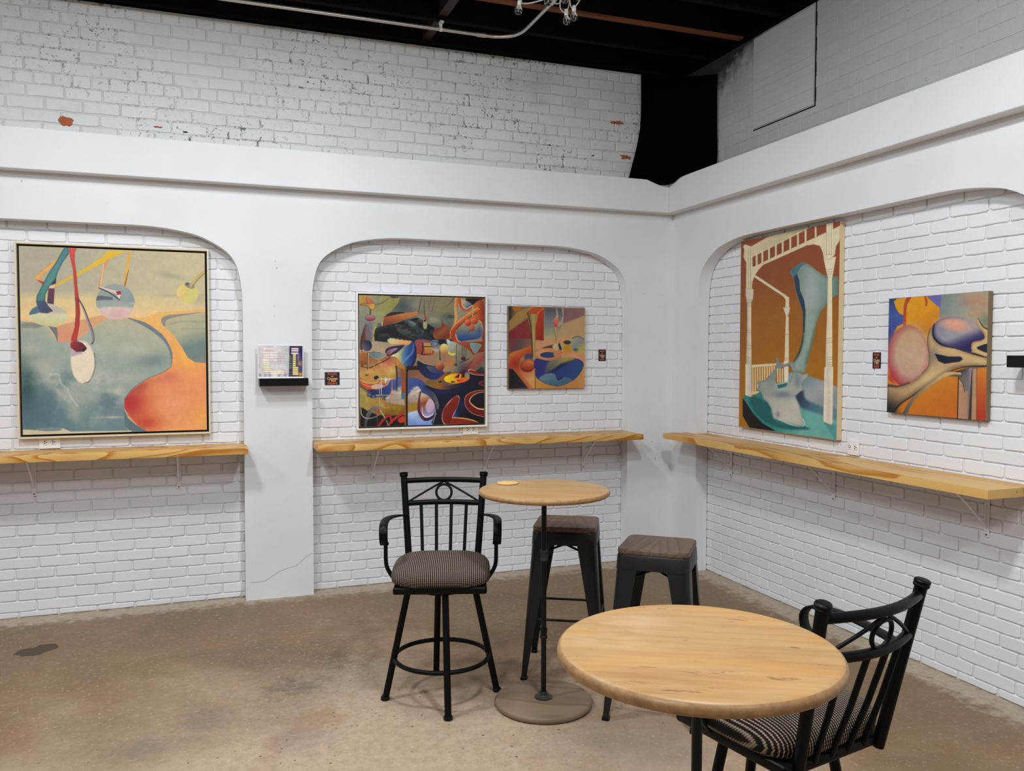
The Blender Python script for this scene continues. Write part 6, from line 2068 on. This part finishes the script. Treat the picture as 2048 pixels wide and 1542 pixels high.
# ---------------------------------------------------------------- cards and price sheet
def text_obj(s, size, m, parent, loc, align='CENTER', sx=1.0):
    cu = bpy.data.curves.new('lettering', 'FONT')
    cu.body = s
    cu.size = size
    cu.align_x = align
    cu.align_y = 'CENTER'
    cu.extrude = 0.00015
    cu.offset = size * 0.018
    cu.materials.append(m)
    o = bpy.data.objects.new('lettering', cu)
    COL.objects.link(o)
    o.parent = parent
    o.location = loc
    o.rotation_euler = (PI / 2, 0, 0)
    o.scale = (sx, 1, 1)
    bpy.context.view_layer.update()
    me = bpy.data.meshes.new_from_object(o.evaluated_get(bpy.context.evaluated_depsgraph_get()))
    r = bpy.data.objects.new('lettering', me)
    COL.objects.link(r)
    r.parent = parent
    r.location, r.rotation_euler, r.scale = o.location, o.rotation_euler, o.scale
    bpy.data.objects.remove(o, do_unlink=True)
    return r


INKR = m_noise('red_print', s2l((206, 92, 72)), s2l((220, 110, 84)), 20, 0.6, 0.3, 0)
INKO = m_noise('orange_print', s2l((226, 160, 100)), s2l((236, 176, 112)), 20, 0.6, 0.3, 0)
INKW = m_noise('pale_print', s2l((200, 180, 160)), s2l((214, 196, 176)), 20, 0.6, 0.3, 0)
CARD = m_noise('dark_card_print', s2l((26, 16, 14)), s2l((56, 36, 34)), 40, 0.5, 0.4, 0)


def card(lab, side, u, z, w, h, lines):
    t = thing('art_label', lab, 'label card', (u, T - 0.002, z) if side == 'L' else (T - 0.002, -u, z), 0 if side == 'L' else -PI / 2)
    bm = bmesh.new()
    box(bm, (-w / 2, -0.002, -h / 2), (w / 2, 0, h / 2))
    obj('card', bm, CARD, t)
    n = len(lines)
    for i, (s, m, k) in enumerate(lines):
        text_obj(s, h / n * 1.12 * k, m, t, (0, -0.0023, h * 0.45 - h * 0.9 * (i + 0.5) / n), sx=w / h * 1.0 if w < h else 1.05)
    return t


card('small dark label card with orange lettering, left of the white framed painting', 'L', -2.5595, 1.4265, 0.098, 0.086, [('Acrylic', INKR, 1.1), ('on', INKW, .7), ('Canvas', INKO, 1.2), ('1 40X', INKO, 1.0), ('inquire', INKR, 1.1)])
card('small dark upright label card to the right of the blue bowl painting', 'L', -0.5445, 1.585, 0.060, 0.086, [('Acrylic', INKR, 1.0), ('on', INKW, .7), ('Canvas', INKO, 1.1), ('1 40X', INKW, 1.0), ('inquire', INKR, 1.0)])
card('small dark label card between the two paintings on the right wall', 'R', 1.976, 1.5635, 0.058, 0.088, [('Acrylic', INKR, 1.0), ('on', INKW, .7), ('Canvas', INKO, 1.2), ('1 40X', INKW, 1.0), ('inquire', INKR, 1.0)])


def art_sheet():
    # glossy printed price table over a faded painting, in the tracing frame of the sheet
    A = Art([(150, 150), (1850, 150), (1880, 1385), (165, 1395)], 150, 116, (206, 200, 196), 14)
    A.C = A.lin((160, 700, (190, 184, 188)), (900, 700, (196, 190, 190)), (1340, 700, (176, 176, 178)))
    Bp = A.blob
    for y in (1300, 1360):
        for x in (220, 420, 580, 960, 1200):
            Bp(x, y, 80, 50, (96, 92, 112), .5)
    A.fill([(1345, 150), (1900, 150), (1900, 1400), (1345, 1400)], A.lin((1500, 160, (70, 60, 90)), (1750, 300, (44, 36, 86)), (1600, 900, (70, 66, 90)), (1600, 1380, (70, 56, 70))), sm=False)
    Bp(1850, 400, 60, 300, (28, 26, 80), .9)
    Bp(1760, 850, 90, 110, (196, 140, 80), .9)
    Bp(1790, 1080, 50, 60, (50, 76, 170), .95)
    Bp(1800, 1290, 110, 90, (206, 140, 40), .95)
    Bp(1700, 600, 60, 200, (150, 130, 160), .7)
    Bp(1400, 1300, 70, 90, (50, 60, 110), .8)
    A.fill([(1350, 480), (1490, 480), (1490, 1150), (1350, 1150)], (48, 56, 56), sm=False, soft=2)
    for y, a, b in ((270, 330, 720), ):
        A.fill([(a, y - 40), (b, y - 40), (b, y + 30), (a, y + 30)], (232, 200, 192), sm=False)
    for i, y in enumerate((430, 530, 625, 725)):
        A.fill([(330, y - 34), (560, y - 34), (560, y + 30), (330, y + 30)], (226, 206, 192), sm=False)
        A.fill([(600, y - 34), (870, y - 34), (870, y + 30), (600, y + 30)], (218, 206, 198), sm=False)
        A.stroke([(320, y + 42), (1340, y + 42)], 10, (150, 140, 140), sm=False)
    for y in (830, 910, 1000, 1085, 1170):
        A.fill([(330, y - 30), (590, y - 30), (590, y + 26), (330, y + 26)], (232, 216, 176), sm=False)
        A.stroke([(320, y + 38), (600, y + 38)], 10, (96, 84, 70), sm=False)
        A.stroke([(620, y + 38), (1340, y + 38)], 8, (160, 158, 164), sm=False, k=.8)
    for y in (1170, 1250):
        A.fill([(620, y - 30), (1160, y - 30), (1160, y + 26), (620, y + 26)], (232, 208, 170), sm=False)
    for y in range(520, 1300, 85):
        A.fill([(1490, y - 34), (1600 + 100 * (y > 1000), y - 34), (1610 + 100 * (y > 1000), y + 30), (1490, y + 30)], (232, 204, 128), sm=False)
    for y in (270, 350, 450):
        A.fill([(1420, y - 34), (1700, y - 34), (1700, y + 24), (1420, y + 24)], (232, 204, 196), sm=False)
    for y in range(560, 1110, 46):
        A.stroke([(1030, y), (1460, y)], 7, (226, 226, 222), sm=False, k=.7)
    return A


t = thing('price_sheet', 'glossy printed price table in a white holder standing on the pillar ledge', 'sign', (-2.9055, -0.046, 1.4375))
t.rotation_euler = (0.06, 0, 0)
bm = bmesh.new()
box(bm, (-0.142, -0.001, 0.0), (0.142, 0.0035, 0.215), 0.0015, 1)
obj('holder', bm, WHITEPLASTIC, t)
bm = bmesh.new()
box(bm, (-0.142, -0.030, 0.0), (0.142, 0.0, 0.003), 0.001, 1)
obj('holder_foot', bm, WHITEPLASTIC, t)
A = art_sheet()
sh = A.build('printed_sheet', 0.272, 0.199, t, 0.78, 0.25)
sh.location = (0, -0.0016, 0.1075)
